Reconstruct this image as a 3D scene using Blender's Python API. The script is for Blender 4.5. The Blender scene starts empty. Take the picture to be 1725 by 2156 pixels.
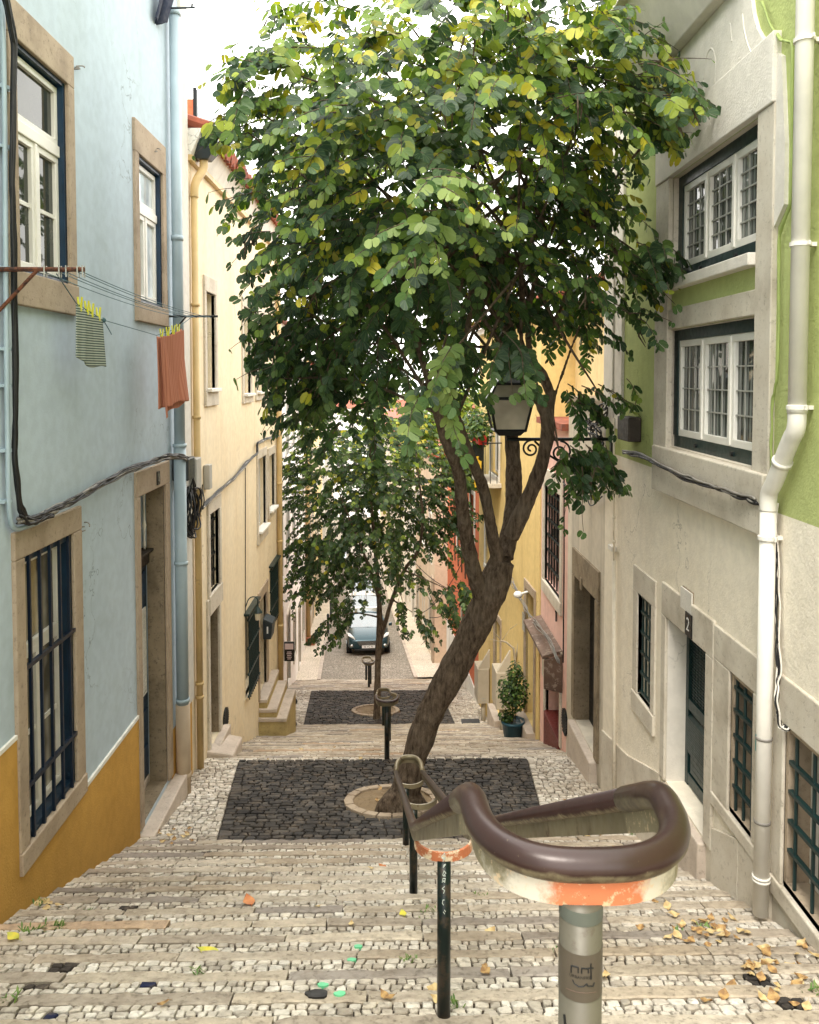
import bpy, math, random
import numpy as np
from mathutils import Vector, Matrix
R = random.Random(7)
S = bpy.context.scene
COL = S.collection
# ------------------------------------------------------------------ measuring: the photo's rays on the real planes
F, CX, CY = 1725., 862.5, 864.
PITCH, YAW = math.radians(2.46), math.radians(0.95)
def ray(x, y):
    u = (x - CX) / F; v = (y - CY) / F
    fy = math.cos(PITCH) - v * math.sin(PITCH); dz = -(math.sin(PITCH) + v * math.cos(PITCH))
    return Vector((u * math.cos(YAW) + fy * math.sin(YAW), -u * math.sin(YAW) + fy * math.cos(YAW), dz))
def at(x, y, Y):
    r = ray(x, y); return r * (Y / r.y)
class Fr:
    """frame of a wall: u along the street, w out of the wall into the street, z up"""
    def __init__(s, ox, oy, slope, side):
        l = math.hypot(slope, 1); s.o = (ox, oy); s.d = (slope / l, 1 / l); s.n = (side * s.d[1], -side * s.d[0])
    def P(s, u, w, z):
        return (s.o[0] + u * s.d[0] + w * s.n[0], s.o[1] + u * s.d[1] + w * s.n[1], z)
    def px(s, x, y, w=0.):
        r = ray(x, y); ox = s.o[0] + w * s.n[0]; oy = s.o[1] + w * s.n[1]
        t = (ox * s.n[0] + oy * s.n[1]) / (r.x * s.n[0] + r.y * s.n[1])
        p = r * t
        return ((p.x - ox) * s.d[0] + (p.y - oy) * s.d[1], p.z)
    def u(s, x, y=1000): return s.px(x, y)[0]
XL, XR = -2.66, 2.5
LF = Fr(XL, 0, 0, 1); RF = Fr(XR, 0, 0, -1)
BEND = -.0545
FL = Fr(-3.46, 28, BEND, 1)           # far left row
YF = Fr(2.5, 14.1, -.042, -1)         # yellow house
OF = Fr(2.2, 21.3, -.0545, -1)        # orange house
FRR = Fr(1.445, 30.4, BEND, -1)       # far right row
RD = Fr(0, 28, BEND, 1)               # the road
def gz(Y):
    if Y < -.12: return -1.536
    if Y < 8.2: return -1.536 - (Y + .12) * .3875
    if Y < 11.1: return -4.76 - (Y - 8.2) * .183
    if Y < 19.3: return -5.29 - (Y - 11.1) * .376
    if Y < 23.2: return -8.37 - (Y - 19.3) * .174
    if Y < 28: return -9.05 - (Y - 23.2) * .3125
    if Y < 95: return -10.55 - (Y - 28) * .145
    return -20.27
def surf(Y):
    for a, n_, T_, z_, r_ in ((-.12, 26, .32, -1.536, .124), (11.1, 25, .328, -5.29, .1232), (23.2, 12, .4, -9.05, .125)):
        if a <= Y < a + n_ * T_:
            i = int((Y - a) / T_); return z_ - r_ * (i + .5) + r_ * .35 - (Y - a - i * T_) / T_ * r_ * .7
    return gz(Y)
def onground(x, y, lift=0.):
    r = ray(x, y); lo, hi = 2., 90.
    for _ in range(60):
        m = (lo + hi) / 2
        if r.z / r.y * m > gz(m) + lift: lo = m
        else: hi = m
    return r * (lo / r.y)
# ------------------------------------------------------------------ materials
M = {}
class NT:
    def __init__(s, name):
        m = bpy.data.materials.new(name); m.use_nodes = True; s.m = m; s.t = m.node_tree; s.N = s.t.nodes; s.L = s.t.links
        s.b = s.N['Principled BSDF']; s.out = s.N['Material Output']; M[name] = m
        s.tc = s.N.new('ShaderNodeTexCoord').outputs['Object']
    def node(s, ty, ins=None, **kw):
        n = s.N.new(ty)
        for k, v in kw.items(): setattr(n, k, v)
        for k, v in (ins or {}).items():
            if hasattr(v, 'is_linked') or isinstance(v, bpy.types.NodeSocket): s.L.new(v, n.inputs[k])
            else: n.inputs[k].default_value = v
        return n
    def scaled(s, sc):
        return s.node('ShaderNodeMapping', {'Vector': s.tc, 'Scale': sc}).outputs[0]
    def noise(s, scale, detail=4, rough=.55, vec=None, dist=0.):
        return s.node('ShaderNodeTexNoise', {'Vector': vec or s.tc, 'Scale': scale, 'Detail': detail, 'Roughness': rough, 'Distortion': dist}).outputs[0]
    def ramp(s, fac, a, b, ca=0., cb=1.):
        n = s.node('ShaderNodeMapRange', {'Value': fac, 'From Min': a, 'From Max': b, 'To Min': ca, 'To Max': cb}); return n.outputs[0]
    def mix(s, fac, a, b, mode='MIX'):
        n = s.node('ShaderNodeMix', data_type='RGBA', blend_type=mode)
        for i, v in ((0, fac), (6, a), (7, b)):
            if isinstance(v, bpy.types.NodeSocket): s.L.new(v, n.inputs[i])
            elif i == 0: n.inputs[0].default_value = v
            else: n.inputs[i].default_value = (*v[:3], 1)
        return n.outputs[2]
    def math(s, op, a, b=0.):
        n = s.node('ShaderNodeMath', operation=op)
        for i, v in ((0, a), (1, b)):
            if isinstance(v, bpy.types.NodeSocket): s.L.new(v, n.inputs[i])
            else: n.inputs[i].default_value = v
        return n.outputs[0]
    def bump(s, h, strength=.3, dist=.01):
        n = s.node('ShaderNodeBump', {'Height': h, 'Strength': strength, 'Distance': dist}); s.L.new(n.outputs[0], s.b.inputs['Normal'])
    def set(s, **kw):
        for k, v in kw.items():
            i = s.b.inputs[k.replace('_', ' ')]
            if isinstance(v, bpy.types.NodeSocket): s.L.new(v, i)
            else: i.default_value = (*v, 1) if isinstance(v, tuple) else v
def stucco(name, c, c2, dirt=(.16, .13, .1), dirty=.35, bump=.35, streak=.3, green=0., grain=60, damp=0., topstain=None):
    n = NT(name)
    big = n.ramp(n.noise(.7, 5, .6), .35, .68)
    col = n.mix(big, c, c2)
    st = n.ramp(n.noise(1, 6, .6, n.scaled((2.6, 2.6, .22)), .4), .5, .8)
    col = n.mix(n.math('MULTIPLY', st, streak), col, dirt)
    bl = n.ramp(n.noise(1.3, 7, .7, dist=.6), .58, .8)
    col = n.mix(n.math('MULTIPLY', bl, dirty), col, dirt)
    if green: col = n.mix(n.math('MULTIPLY', n.ramp(n.noise(.9, 4, .6, n.scaled((1, 1, .5))), .5, .72), green), col, (.22, .27, .2))
    if topstain is not None:   # soot and algae running down from a parapet
        zz_ = n.node('ShaderNodeSeparateXYZ', {0: n.node('ShaderNodeNewGeometry').outputs['Position']}).outputs[2]
        zz_ = n.math('ADD', zz_, n.math('MULTIPLY', n.noise(1, 6, .7, n.scaled((7, 7, .5))), 2.2))
        col = n.mix(n.math('MULTIPLY', n.ramp(zz_, topstain + .1, topstain + 1.1), .9), col, (.018, .017, .013))
    if damp:   # rising damp and splash dirt along the foot of the wall, which follows the flight
        sx = n.node('ShaderNodeSeparateXYZ', {0: n.node('ShaderNodeNewGeometry').outputs['Position']}); h_ = n.math('ADD', n.math('ADD', sx.outputs[2], n.math('MULTIPLY', sx.outputs[1], .3875)), 1.6)
        h_ = n.math('ADD', h_, n.math('MULTIPLY', n.noise(2.5, 5), -.7))
        col = n.mix(n.math('MULTIPLY', n.ramp(h_, .35, -.35), damp), col, tuple(x * .45 for x in c))
    # hairline cracks, only here and there
    wv = n.node('ShaderNodeVectorMath', {0: n.tc, 1: n.node('ShaderNodeTexNoise', {'Vector': n.tc, 'Scale': 3.5, 'Detail': 5}).outputs[1]}, operation='ADD').outputs[0]
    ck = n.node('ShaderNodeTexVoronoi', {'Vector': wv, 'Scale': .8}, feature='DISTANCE_TO_EDGE').outputs[0]
    ckm = n.math('MULTIPLY', n.ramp(ck, .009, .002), n.ramp(n.noise(.5, 3), .52, .62))
    col = n.mix(n.math('MULTIPLY', ckm, .55), col, tuple(x * .35 for x in dirt))
    sp = n.ramp(n.noise(9, 3), .4, .6, .955, 1.03)
    col = n.mix(1., col, n.node('ShaderNodeCombineColor', {'Red': sp, 'Green': sp, 'Blue': sp}).outputs[0], 'MULTIPLY')
    h = n.math('ADD', n.noise(grain, 4, .6), n.math('MULTIPLY', n.noise(7, 4), .7))
    n.set(Base_Color=col, Roughness=.92, Specular_IOR_Level=.15); n.bump(h, bump, .008)
def stone(name, c, c2, dirt=(.1, .085, .065), amt=.5, bump=.5, attr=False):
    n = NT(name)
    col = n.mix(n.ramp(n.noise(3.2, 6, .65), .35, .65), c, c2)
    if attr:
        a = n.node('ShaderNodeAttribute', attribute_name='col').outputs['Color']
        col = n.mix(1., a, n.mix(n.ramp(n.noise(16, 6, .7), .3, .7), (.74, .72, .7), (1.1, 1.08, 1.04)), 'MULTIPLY')
    if attr: col = n.mix(n.math('MULTIPLY', n.ramp(n.noise(7, 7, .7), .5, .66), .5), col, (.25, .20, .15))
    if attr: col = n.mix(n.math('MULTIPLY', n.ramp(n.noise(.55, 6, .65), .42, .62), .55), col, n.mix(1., col, (.50, .44, .36), 'MULTIPLY'))
    pit = n.ramp(n.noise(26, 6, .75), .55, .68)
    col = n.mix(n.math('MULTIPLY', pit, amt), col, dirt)
    big = n.ramp(n.noise(1.6, 5, .6), .52, .75)
    col = n.mix(n.math('MULTIPLY', big, amt * .7), col, dirt)
    n.set(Base_Color=col, Roughness=.8, Specular_IOR_Level=.25)
    n.bump(n.math('ADD', n.noise(38, 6, .7), n.math('MULTIPLY', pit, -.6)), bump, .006)
def paint(name, c, rough=.45, var=.25, metal=0., bump=.1, wear=None, wamt=.5, spec=.4, sc=12):
    n = NT(name)
    d = tuple(x * (1 - var) for x in c)
    col = n.mix(n.ramp(n.noise(sc * .3, 5), .35, .65), c, d)
    r = n.ramp(n.noise(sc * 2, 4), .3, .7, rough * .8, min(1, rough * 1.25))
    if wear:
        w = n.ramp(n.noise(sc, 8, .72), wamt, wamt + .07)
        col = n.mix(w, col, wear)
    n.set(Base_Color=col, Roughness=r, Metallic=metal, Specular_IOR_Level=spec)
    n.bump(n.noise(sc * 4, 4), bump, .003)
def glass(name, c=(.02, .024, .024), ior=1.9, curtain=None, wob=.02):
    n = NT(name); col = None
    if curtain:
        ax, sc, ca, cb = curtain
        w = n.node('ShaderNodeTexWave', {'Vector': n.tc, 'Scale': sc, 'Distortion': 1.5, 'Detail': 2, 'Detail Scale': .6}, bands_direction=ax).outputs[1]
        col = n.mix(w, ca, cb)
        col = n.mix(n.ramp(n.noise(1.4, 3), .4, .6), col, c)
    else: col = n.mix(n.ramp(n.noise(1.8, 3), .35, .65), c, tuple(x * 2.2 for x in c))
    n.set(Base_Color=col, Roughness=.03, IOR=ior, Specular_IOR_Level=.5); n.bump(n.noise(2.2, 2), wob, .05)
stucco('blue_stucco', (.475, .565, .63), (.435, .52, .585), dirt=(.33, .36, .37), dirty=.25, streak=.05, green=.16, bump=.2)
stucco('ochre_stucco', (.58, .335, .085), (.51, .285, .065), dirt=(.25, .15, .05), dirty=.45, bump=.6, streak=.15, damp=.5)
stucco('white_trim', (.8, .78, .72), (.7, .68, .62), dirty=.3)
stucco('grey_pilaster', (.66, .63, .57), (.58, .56, .5), dirty=.3)
stucco('cream_stucco', (.80, .70, .52), (.765, .645, .45), dirt=(.52, .36, .19), dirty=.35, streak=.28, bump=.25)
stucco('green_stucco', (.47, .52, .215), (.42, .475, .18), dirt=(.21, .24, .1), dirty=.2, bump=.9, streak=.12, grain=40)
stucco('beige_stucco', (.86, .79, .66), (.81, .735, .60), dirt=(.55, .46, .33), dirty=.22, bump=.8, streak=.1, grain=36, damp=.7)
stucco('gable_plaster', (.74, .70, .63), (.69, .65, .58), dirt=(.42, .36, .29), dirty=.3, bump=.6, streak=.2)
stucco('dirty_plaster', (.66, .60, .50), (.55, .49, .39), dirt=(.06, .055, .045), dirty=.6, streak=.5, bump=.5, damp=.8, topstain=.3)
stucco('pink_stucco', (.80, .53, .46), (.75, .46, .39), dirt=(.42, .2, .16), dirty=.3, streak=.25)
stucco('yellow_stucco', (.76, .58, .26), (.70, .52, .22), dirt=(.46, .31, .12), dirty=.35, streak=.4)
stucco('pale_yellow_stucco', (.82, .66, .36), (.76, .6, .32), dirt=(.5, .38, .2), dirty=.3, streak=.35)
stucco('orange_stucco', (.66, .20, .10), (.58, .165, .08), dirt=(.36, .1, .06), dirty=.3, streak=.25)
stucco('white_stucco', (.90, .875, .83), (.86, .83, .77), dirt=(.55, .48, .4), dirty=.25, streak=.25)
stucco('tan_stucco', (.68, .56, .42), (.6, .48, .35), dirt=(.36, .27, .2), dirty=.4, streak=.5)
stone('limestone', (.42, .335, .245), (.34, .265, .19), dirt=(.13, .1, .075), amt=.55)
stone('pale_limestone', (.62, .57, .48), (.54, .48, .39), dirt=(.17, .14, .1), amt=.5)
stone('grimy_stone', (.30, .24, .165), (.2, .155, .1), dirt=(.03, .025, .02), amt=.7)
stone('slab_stone', (.58, .5, .42), (.48, .4, .33), amt=.35)
stone('paving', (.5,)*3, (.4,)*3, attr=True, amt=.45, dirt=(.16, .125, .09), bump=1.)
stone('soil', (.20, .14, .08), (.26, .19, .11), dirt=(.07, .05, .03), amt=.6, bump=1.)
stone('mortar', (.075, .056, .038), (.045, .034, .024), dirt=(.02, .016, .012), amt=.6, bump=1.)
stone('terrain', (.2, .17, .13), (.15, .13, .1))
paint('navy', (.009, .036, .075), .4, .4, wear=(.03, .075, .12), wamt=.62)
paint('bar_navy', (.006, .015, .032), .4, .3, wear=(.05, .07, .09), wamt=.66)
paint('dark_green', (.008, .03, .03), .38, .35, wear=(.03, .05, .045), wamt=.66)
paint('white_paint', (.80, .78, .72), .4, .1)
paint('bar_grey', (.36, .36, .33), .4, .1)
paint('dirty_white', (.82, .785, .71), .5, .2, wear=(.4, .34, .26), wamt=.68, sc=7)
paint('pipe_blue', (.37, .47, .52), .4, .18, wear=(.36, .38, .3), wamt=.66, sc=5)
paint('pipe_ochre', (.62, .45, .21), .5, .25, wear=(.3, .22, .12), wamt=.64, sc=5)
paint('pipe_beige', (.50, .39, .27), .6, .25, sc=5)
paint('black_rubber', (.012, .012, .013), .5, .3)
paint('grey_rubber', (.30, .28, .25), .55, .5)
paint('iron', (.012, .015, .016), .42, .3, metal=.2, wear=(.05, .04, .035), wamt=.64)
paint('post_green', (.003, .013, .011), .35, .5, metal=.1, wear=(.035, .025, .016), wamt=.5, sc=9)
paint('rust', (.16, .055, .025), .8, .5, wear=(.04, .02, .015), wamt=.5, bump=.4, sc=30)
paint('dark_wood', (.035, .024, .017), .6, .5, wear=(.10, .075, .05), wamt=.6)
paint('brown_wood', (.17, .11, .08), .7, .4, wear=(.3, .24, .19), wamt=.55, sc=8)
paint('box_grey', (.42, .41, .375), .5, .15)
paint('box_beige', (.52, .46, .36), .55, .15)
paint('charcoal', (.03, .04, .045), .4, .3)
paint('roof_tile', (.36, .095, .05), .8, .5, wear=(.2, .08, .06), wamt=.52, bump=.6, sc=9)
paint('grey_panel', (.42, .46, .5), .4, .1)
paint('terracotta', (.42, .17, .09), .8, .3)
paint('red_step', (.15, .02, .014), .5, .3)
paint('teal_pot', (.012, .06, .085), .35, .15)
paint('red_pot', (.5, .025, .02), .5, .2)
paint('peg_yellow', (.62, .62, .02), .4, .1)
paint('cord_blue', (.06, .13, .15), .6, .2)
paint('cloth_yellow', (.85, .5, .02), .8, .1)
paint('cloth_navy', (.02, .028, .055), .8, .3)
paint('patina', (.038, .018, .0155), .30, .35, metal=.1, wear=(.26, .19, .115), wamt=.66, spec=.5, sc=16)
paint('bare_rail', (.25, .21, .13), .38, .45, metal=.35, wear=(.1, .06, .035), wamt=.58, sc=10)
paint('primer', (.62, .20, .085), .42, .3, metal=.05, wear=(.72, .6, .42), wamt=.5, sc=14)
paint('post_grey', (.135, .12, .09), .4, .35, metal=.1, wear=(.09, .07, .05), wamt=.55, sc=11)
paint('post_shade', (.11, .12, .10), .5, .3, wear=(.42, .27, .06), wamt=.57, sc=14)
paint('sticker', (.105, .085, .062), .4, .25, sc=12)
paint('ink', (.012, .012, .012), .5, .1)
paint('scratch', (.55, .6, .55), .6, .1)
def railmat():
    n = NT('worn_rail')
    g = n.node('ShaderNodeNewGeometry').outputs['Normal']; z = n.node('ShaderNodeSeparateXYZ', {0: g}).outputs[2]
    z = n.math('ADD', z, n.math('MULTIPLY', n.math('SUBTRACT', n.noise(18, 7, .7), .5), .9))
    w_ = n.ramp(z, -.28, -.05)
    metal = n.mix(n.ramp(n.noise(30, 6, .7), .42, .6), (.20, .165, .10), (.095, .065, .04))
    brown = n.mix(n.ramp(n.noise(9, 5), .35, .65), (.040, .019, .016), (.030, .014, .012))
    col = n.mix(w_, metal, brown)
    col = n.mix(n.ramp(n.noise(70, 6, .8), .66, .70), col, (.22, .17, .11))
    n.set(Base_Color=col, Roughness=n.ramp(w_, 0, 1, .5, .3), Metallic=.1, Specular_IOR_Level=.5); n.bump(n.noise(40, 4), .15, .003)
railmat()
def bandmat():
    n = NT('scuffed_band')
    x = n.node('ShaderNodeSeparateXYZ', {0: n.tc}).outputs[0]
    a = n.math('ADD', n.math('ABSOLUTE', x), n.math('MULTIPLY', n.math('SUBTRACT', n.noise(22, 7, .7), .5), .14))
    col = n.mix(n.ramp(a, .055, .085), (.60, .19, .085), (.66, .60, .50))
    col = n.mix(n.ramp(a, .115, .15), col, (.25, .21, .13))
    col = n.mix(n.math('MULTIPLY', n.ramp(n.noise(60, 6, .75), .56, .62), .8), col, (.70, .52, .33))
    col = n.mix(n.ramp(n.noise(35, 6, .7), .66, .7), col, (.12, .04, .02))
    n.set(Base_Color=col, Roughness=.45, Metallic=.1); n.bump(n.noise(50, 5), .3, .002)
bandmat()
paint('plate_black', (.015, .014, .014), .3, .2)
paint('sign_pink', (.65, .5, .5), .5, .1)
paint('tyre', (.01, .01, .01), .8, .1)
paint('car_teal', (.02, .055, .07), .22, .05, metal=.4, spec=.7)
paint('car_white', (.78, .78, .76), .2, .03, spec=.6)
paint('car_silver', (.45, .5, .56), .2, .05, metal=.4)
paint('chrome', (.6, .62, .62), .18, .1, metal=.9)
paint('lamp_white', (.8, .8, .78), .12, .05)
glass('window_glass', (.026, .030, .024), 1.38)
glass('painted_sky_glass', (.42, .47, .5), 2.8)  # pale base colour stands in for bright sky reflected in the panes
glass('curtain_glass', (.035, .04, .035), 1.55, ('Y', 5.2, (.05, .055, .05), (.27, .29, .27)))
glass('low_glass', (.10, .09, .065), 1.7, ('Y', 2.3, (.17, .155, .12), (.50, .46, .38)))
glass('dark_glass', (.006, .007, .007), 1.5)
glass('car_glass', (.03, .05, .06), 2.4, wob=0.)
glass('lantern_glass', (.30, .275, .22), 1.4)
def cloth(name, a, b, axis, sc, prof=2.):
    n = NT(name)
    w = n.node('ShaderNodeTexWave', {'Vector': n.tc, 'Scale': sc, 'Distortion': .15}, bands_direction=axis).outputs[1]
    n.set(Base_Color=n.mix(n.ramp(w, .35, .6), a, b), Roughness=.95, Specular_IOR_Level=.1); n.bump(n.noise(260, 2), .5, .004)
cloth('striped_towel', (.42, .46, .39), (.08, .11, .10), 'Z', 16)
cloth('terracotta_towel', (.50, .215, .135), (.42, .165, .10), 'Y', 9)
def bark():
    n = NT('bark'); v = n.scaled((1, 1, .28))
    a = n.noise(26, 7, .7, v); b = n.noise(60, 5, .7)
    col = n.mix(n.ramp(a, .35, .65), (.04, .027, .019), (.18, .135, .095))
    col = n.mix(n.math('MULTIPLY', n.ramp(n.noise(3, 4), .5, .7), .5), col, (.20, .165, .125))
    n.set(Base_Color=col, Roughness=.9, Specular_IOR_Level=.15); n.bump(n.math('ADD', a, n.math('MULTIPLY', b, .5)), .9, .03)
bark()
def leafmat(name, vein=.13):
    n = NT(name)
    a = n.node('ShaderNodeAttribute', attribute_name='col').outputs['Color']
    uv = n.node('ShaderNodeUVMap', uv_map='uv').outputs[0]
    sp = n.node('ShaderNodeSeparateXYZ', {0: uv})
    ang = n.math('ARCTAN2', sp.outputs[0], sp.outputs[1])
    s = n.math('SINE', n.math('MULTIPLY', ang, 13.))
    v = n.ramp(s, .55, 1., 0., vein)
    col = n.mix(v, a, (.30, .36, .16))
    n.set(Base_Color=col, Roughness=.5, Specular_IOR_Level=.35)
    tr = n.node('ShaderNodeBsdfTranslucent', {'Color': n.mix(1., col, (1.5, 1.7, .6), 'MULTIPLY')})
    mx = n.node('ShaderNodeMixShader', {0: .3, 1: n.b.outputs[0], 2: tr.outputs[0]})
    n.L.new(mx.outputs[0], n.out.inputs[0])
leafmat('leaf')
n = NT('litter'); n.set(Base_Color=n.mix(n.ramp(n.noise(20, 3), .4, .6), (.46, .29, .11), (.24, .13, .05)), Roughness=.7)
n = NT('litter_yellow'); n.set(Base_Color=n.mix(n.ramp(n.noise(20, 3), .4, .6), (.65, .55, .05), (.5, .5, .08)), Roughness=.6)
n = NT('litter_orange'); n.set(Base_Color=n.mix(n.ramp(n.noise(20, 3), .4, .6), (.6, .25, .09), (.5, .17, .06)), Roughness=.6)
n = NT('litter_pale'); n.set(Base_Color=n.mix(n.ramp(n.noise(20, 3), .4, .6), (.62, .48, .24), (.44, .30, .13)), Roughness=.7)
n = NT('weed'); n.set(Base_Color=n.mix(n.ramp(n.noise(30, 2), .4, .6), (.07, .15, .025), (.14, .22, .04)), Roughness=.6)
def roadmat():
    n = NT('road_cobbles')
    vo = n.node('ShaderNodeTexVoronoi', {'Vector': n.tc, 'Scale': 9.5}, feature='DISTANCE_TO_EDGE').outputs[0]
    vc = n.node('ShaderNodeTexVoronoi', {'Vector': n.tc, 'Scale': 9.5}).outputs[1]
    bw = n.node('ShaderNodeSeparateColor', {0: vc}).outputs[0]
    col = n.mix(bw, (.26, .225, .18), (.46, .41, .34))
    col = n.mix(n.ramp(n.noise(.9, 5), .4, .65), col, (.34, .3, .24))
    col = n.mix(n.ramp(vo, .0, .09, .85, 0.), col, (.07, .055, .04))
    n.set(Base_Color=col, Roughness=.8); n.bump(n.ramp(vo, 0, .15), .8, .03)
roadmat()
def pavemat():
    n = NT('pavement_cobbles')
    vo = n.node('ShaderNodeTexVoronoi', {'Vector': n.tc, 'Scale': 13}, feature='DISTANCE_TO_EDGE').outputs[0]
    col = n.mix(n.ramp(n.noise(1.2, 5), .4, .65), (.74, .65, .53), (.62, .54, .42))
    col = n.mix(n.ramp(vo, .0, .1, .7, 0.), col, (.2, .16, .12))
    n.set(Base_Color=col, Roughness=.8); n.bump(n.ramp(vo, 0, .15), .6, .02)
pavemat()
# ------------------------------------------------------------------ mesh builder
class MB:
    def __init__(s): s.v = []; s.f = []; s.c = []
    def add(s, vs, fs, col=None):
        o = len(s.v); s.v.extend(tuple(v) for v in vs); s.f.extend(tuple(i + o for i in f) for f in fs)
        if col is not None: s.c.extend([col] * len(fs))
        return s
    def poly(s, pts, col=None): return s.add(pts, [tuple(range(len(pts)))], col)
    def hexa(s, p, col=None):   # p: 8 points, bottom ring then top ring
        return s.add(p, [(3, 2, 1, 0), (4, 5, 6, 7), (0, 1, 5, 4), (1, 2, 6, 5), (2, 3, 7, 6), (3, 0, 4, 7)], col)
    def box(s, x0, x1, y0, y1, z0, z1):
        return s.hexa([(x0, y0, z0), (x1, y0, z0), (x1, y1, z0), (x0, y1, z0), (x0, y0, z1), (x1, y0, z1), (x1, y1, z1), (x0, y1, z1)])
    def fb(s, fr, u0, u1, w0, w1, z0, z1):
        P = fr.P
        return s.hexa([P(u0, w0, z0), P(u1, w0, z0), P(u1, w1, z0), P(u0, w1, z0), P(u0, w0, z1), P(u1, w0, z1), P(u1, w1, z1), P(u0, w1, z1)])
    def tube(s, pts, r, n=8, cap=True, prof=None):
        """round sweep (or a sweep of a flat profile given as (side, up) offsets)"""
        pts = [Vector(p) for p in pts]; m = len(pts)
        rs = r if isinstance(r, (list, tuple)) else [r] * m
        tans = []
        for i in range(m):
            t = (pts[min(i + 1, m - 1)] - pts[max(i - 1, 0)]); tans.append(t.normalized() if t.length > 1e-9 else Vector((0, 0, 1)))
        up = Vector((0, 0, 1)) if abs(tans[0].z) < .9 else Vector((1, 0, 0))
        vs = []; sd = None
        for i in range(m):
            t = tans[i]
            if prof is not None:
                a = t.cross(Vector((0, 0, 1)));
                a = a.normalized() if a.length > 1e-4 else (sd or Vector((1, 0, 0)))
                if sd is not None and a.dot(sd) < 0: a = -a
                sd = a; b = a.cross(t)
                if b.z < 0: b = -b
                for (pa, pb) in prof: vs.append(pts[i] + a * pa + b * pb)
            else:
                if sd is None: a = t.cross(up).normalized()
                else: a = (sd - t * sd.dot(t)); a = a.normalized() if a.length > 1e-6 else t.cross(up).normalized()
                sd = a; b = t.cross(a)
                for k in range(n):
                    an = 2 * math.pi * k / n; vs.append(pts[i] + (a * math.cos(an) + b * math.sin(an)) * rs[i])
        if prof is not None: n = len(prof)
        fs = [(i * n + k, i * n + (k + 1) % n, (i + 1) * n + (k + 1) % n, (i + 1) * n + k) for i in range(m - 1) for k in range(n)]
        if cap: fs += [tuple(range(n))[::-1], tuple((m - 1) * n + k for k in range(n))]
        return s.add(vs, fs)
    def lathe(s, c, prof, n=16):   # prof: (r, z)
        vs = [(c[0] + r * math.cos(2 * math.pi * k / n), c[1] + r * math.sin(2 * math.pi * k / n), c[2] + z) for r, z in prof for k in range(n)]
        m = len(prof)
        fs = [(i * n + k, i * n + (k + 1) % n, (i + 1) * n + (k + 1) % n, (i + 1) * n + k) for i in range(m - 1) for k in range(n)]
        fs += [tuple(range(n))[::-1], tuple((m - 1) * n + k for k in range(n))]
        return s.add(vs, fs)
    def ball(s, c, r, n=10, sz=1.):
        pr = [(max(1e-4, r * math.sin(math.pi * i / n)), -r * sz * math.cos(math.pi * i / n)) for i in range(n + 1)]
        return s.lathe(c, pr, n * 2)
    def build(s, name, mat, parent=None, smooth=False, bevel=0., loc=None):
        me = bpy.data.meshes.new(name)
        o = bpy.data.objects.new(name, me); COL.objects.link(o)
        org = Vector((0, 0, 0))
        if parent is not None:
            o.parent = parent; p = parent
            while p is not None: org += p.location; p = p.parent
        elif loc is not None: org = Vector(loc); o.location = loc
        me.from_pydata([tuple(Vector(v) - org) for v in s.v] if org.length > 0 else s.v, [], s.f)
        me.materials.append(M[mat] if isinstance(mat, str) else mat)
        if s.c:
            at_ = me.attributes.new('col', 'FLOAT_COLOR', 'FACE')
            at_.data.foreach_set('color', np.array([(*c[:3], 1.) for c in s.c], dtype=np.float32).ravel())
        if smooth:
            me.polygons.foreach_set('use_smooth', [True] * len(me.polygons))
        if bevel:
            b = o.modifiers.new('bevel', 'BEVEL'); b.width = bevel; b.segments = 2; b.limit_method = 'ANGLE'
        return o
def tag(o, label=None, cat=None, group=None, kind=None):
    if label: o['label'] = label
    if cat: o['category'] = cat
    if group: o['group'] = group
    if kind: o['kind'] = kind
    return o
def empty(name, loc, label, cat, group=None):
    o = bpy.data.objects.new(name, None); COL.objects.link(o); o.location = loc; o.empty_display_size = .2
    return tag(o, label, cat, group)
def copy_tree(o, parent=None):
    c = o.copy(); COL.objects.link(c); c.parent = parent
    for ch in list(o.children): copy_tree(ch, c)
    return c
def lin(a, b, t): return a + (b - a) * t
def smooth_path(pts, it=2):
    pts = [Vector(p) for p in pts]
    for _ in range(it):
        q = [pts[0]]
        for a, b in zip(pts, pts[1:]): q += [a * .75 + b * .25, a * .25 + b * .75]
        q.append(pts[-1]); pts = q
    return pts
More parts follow.
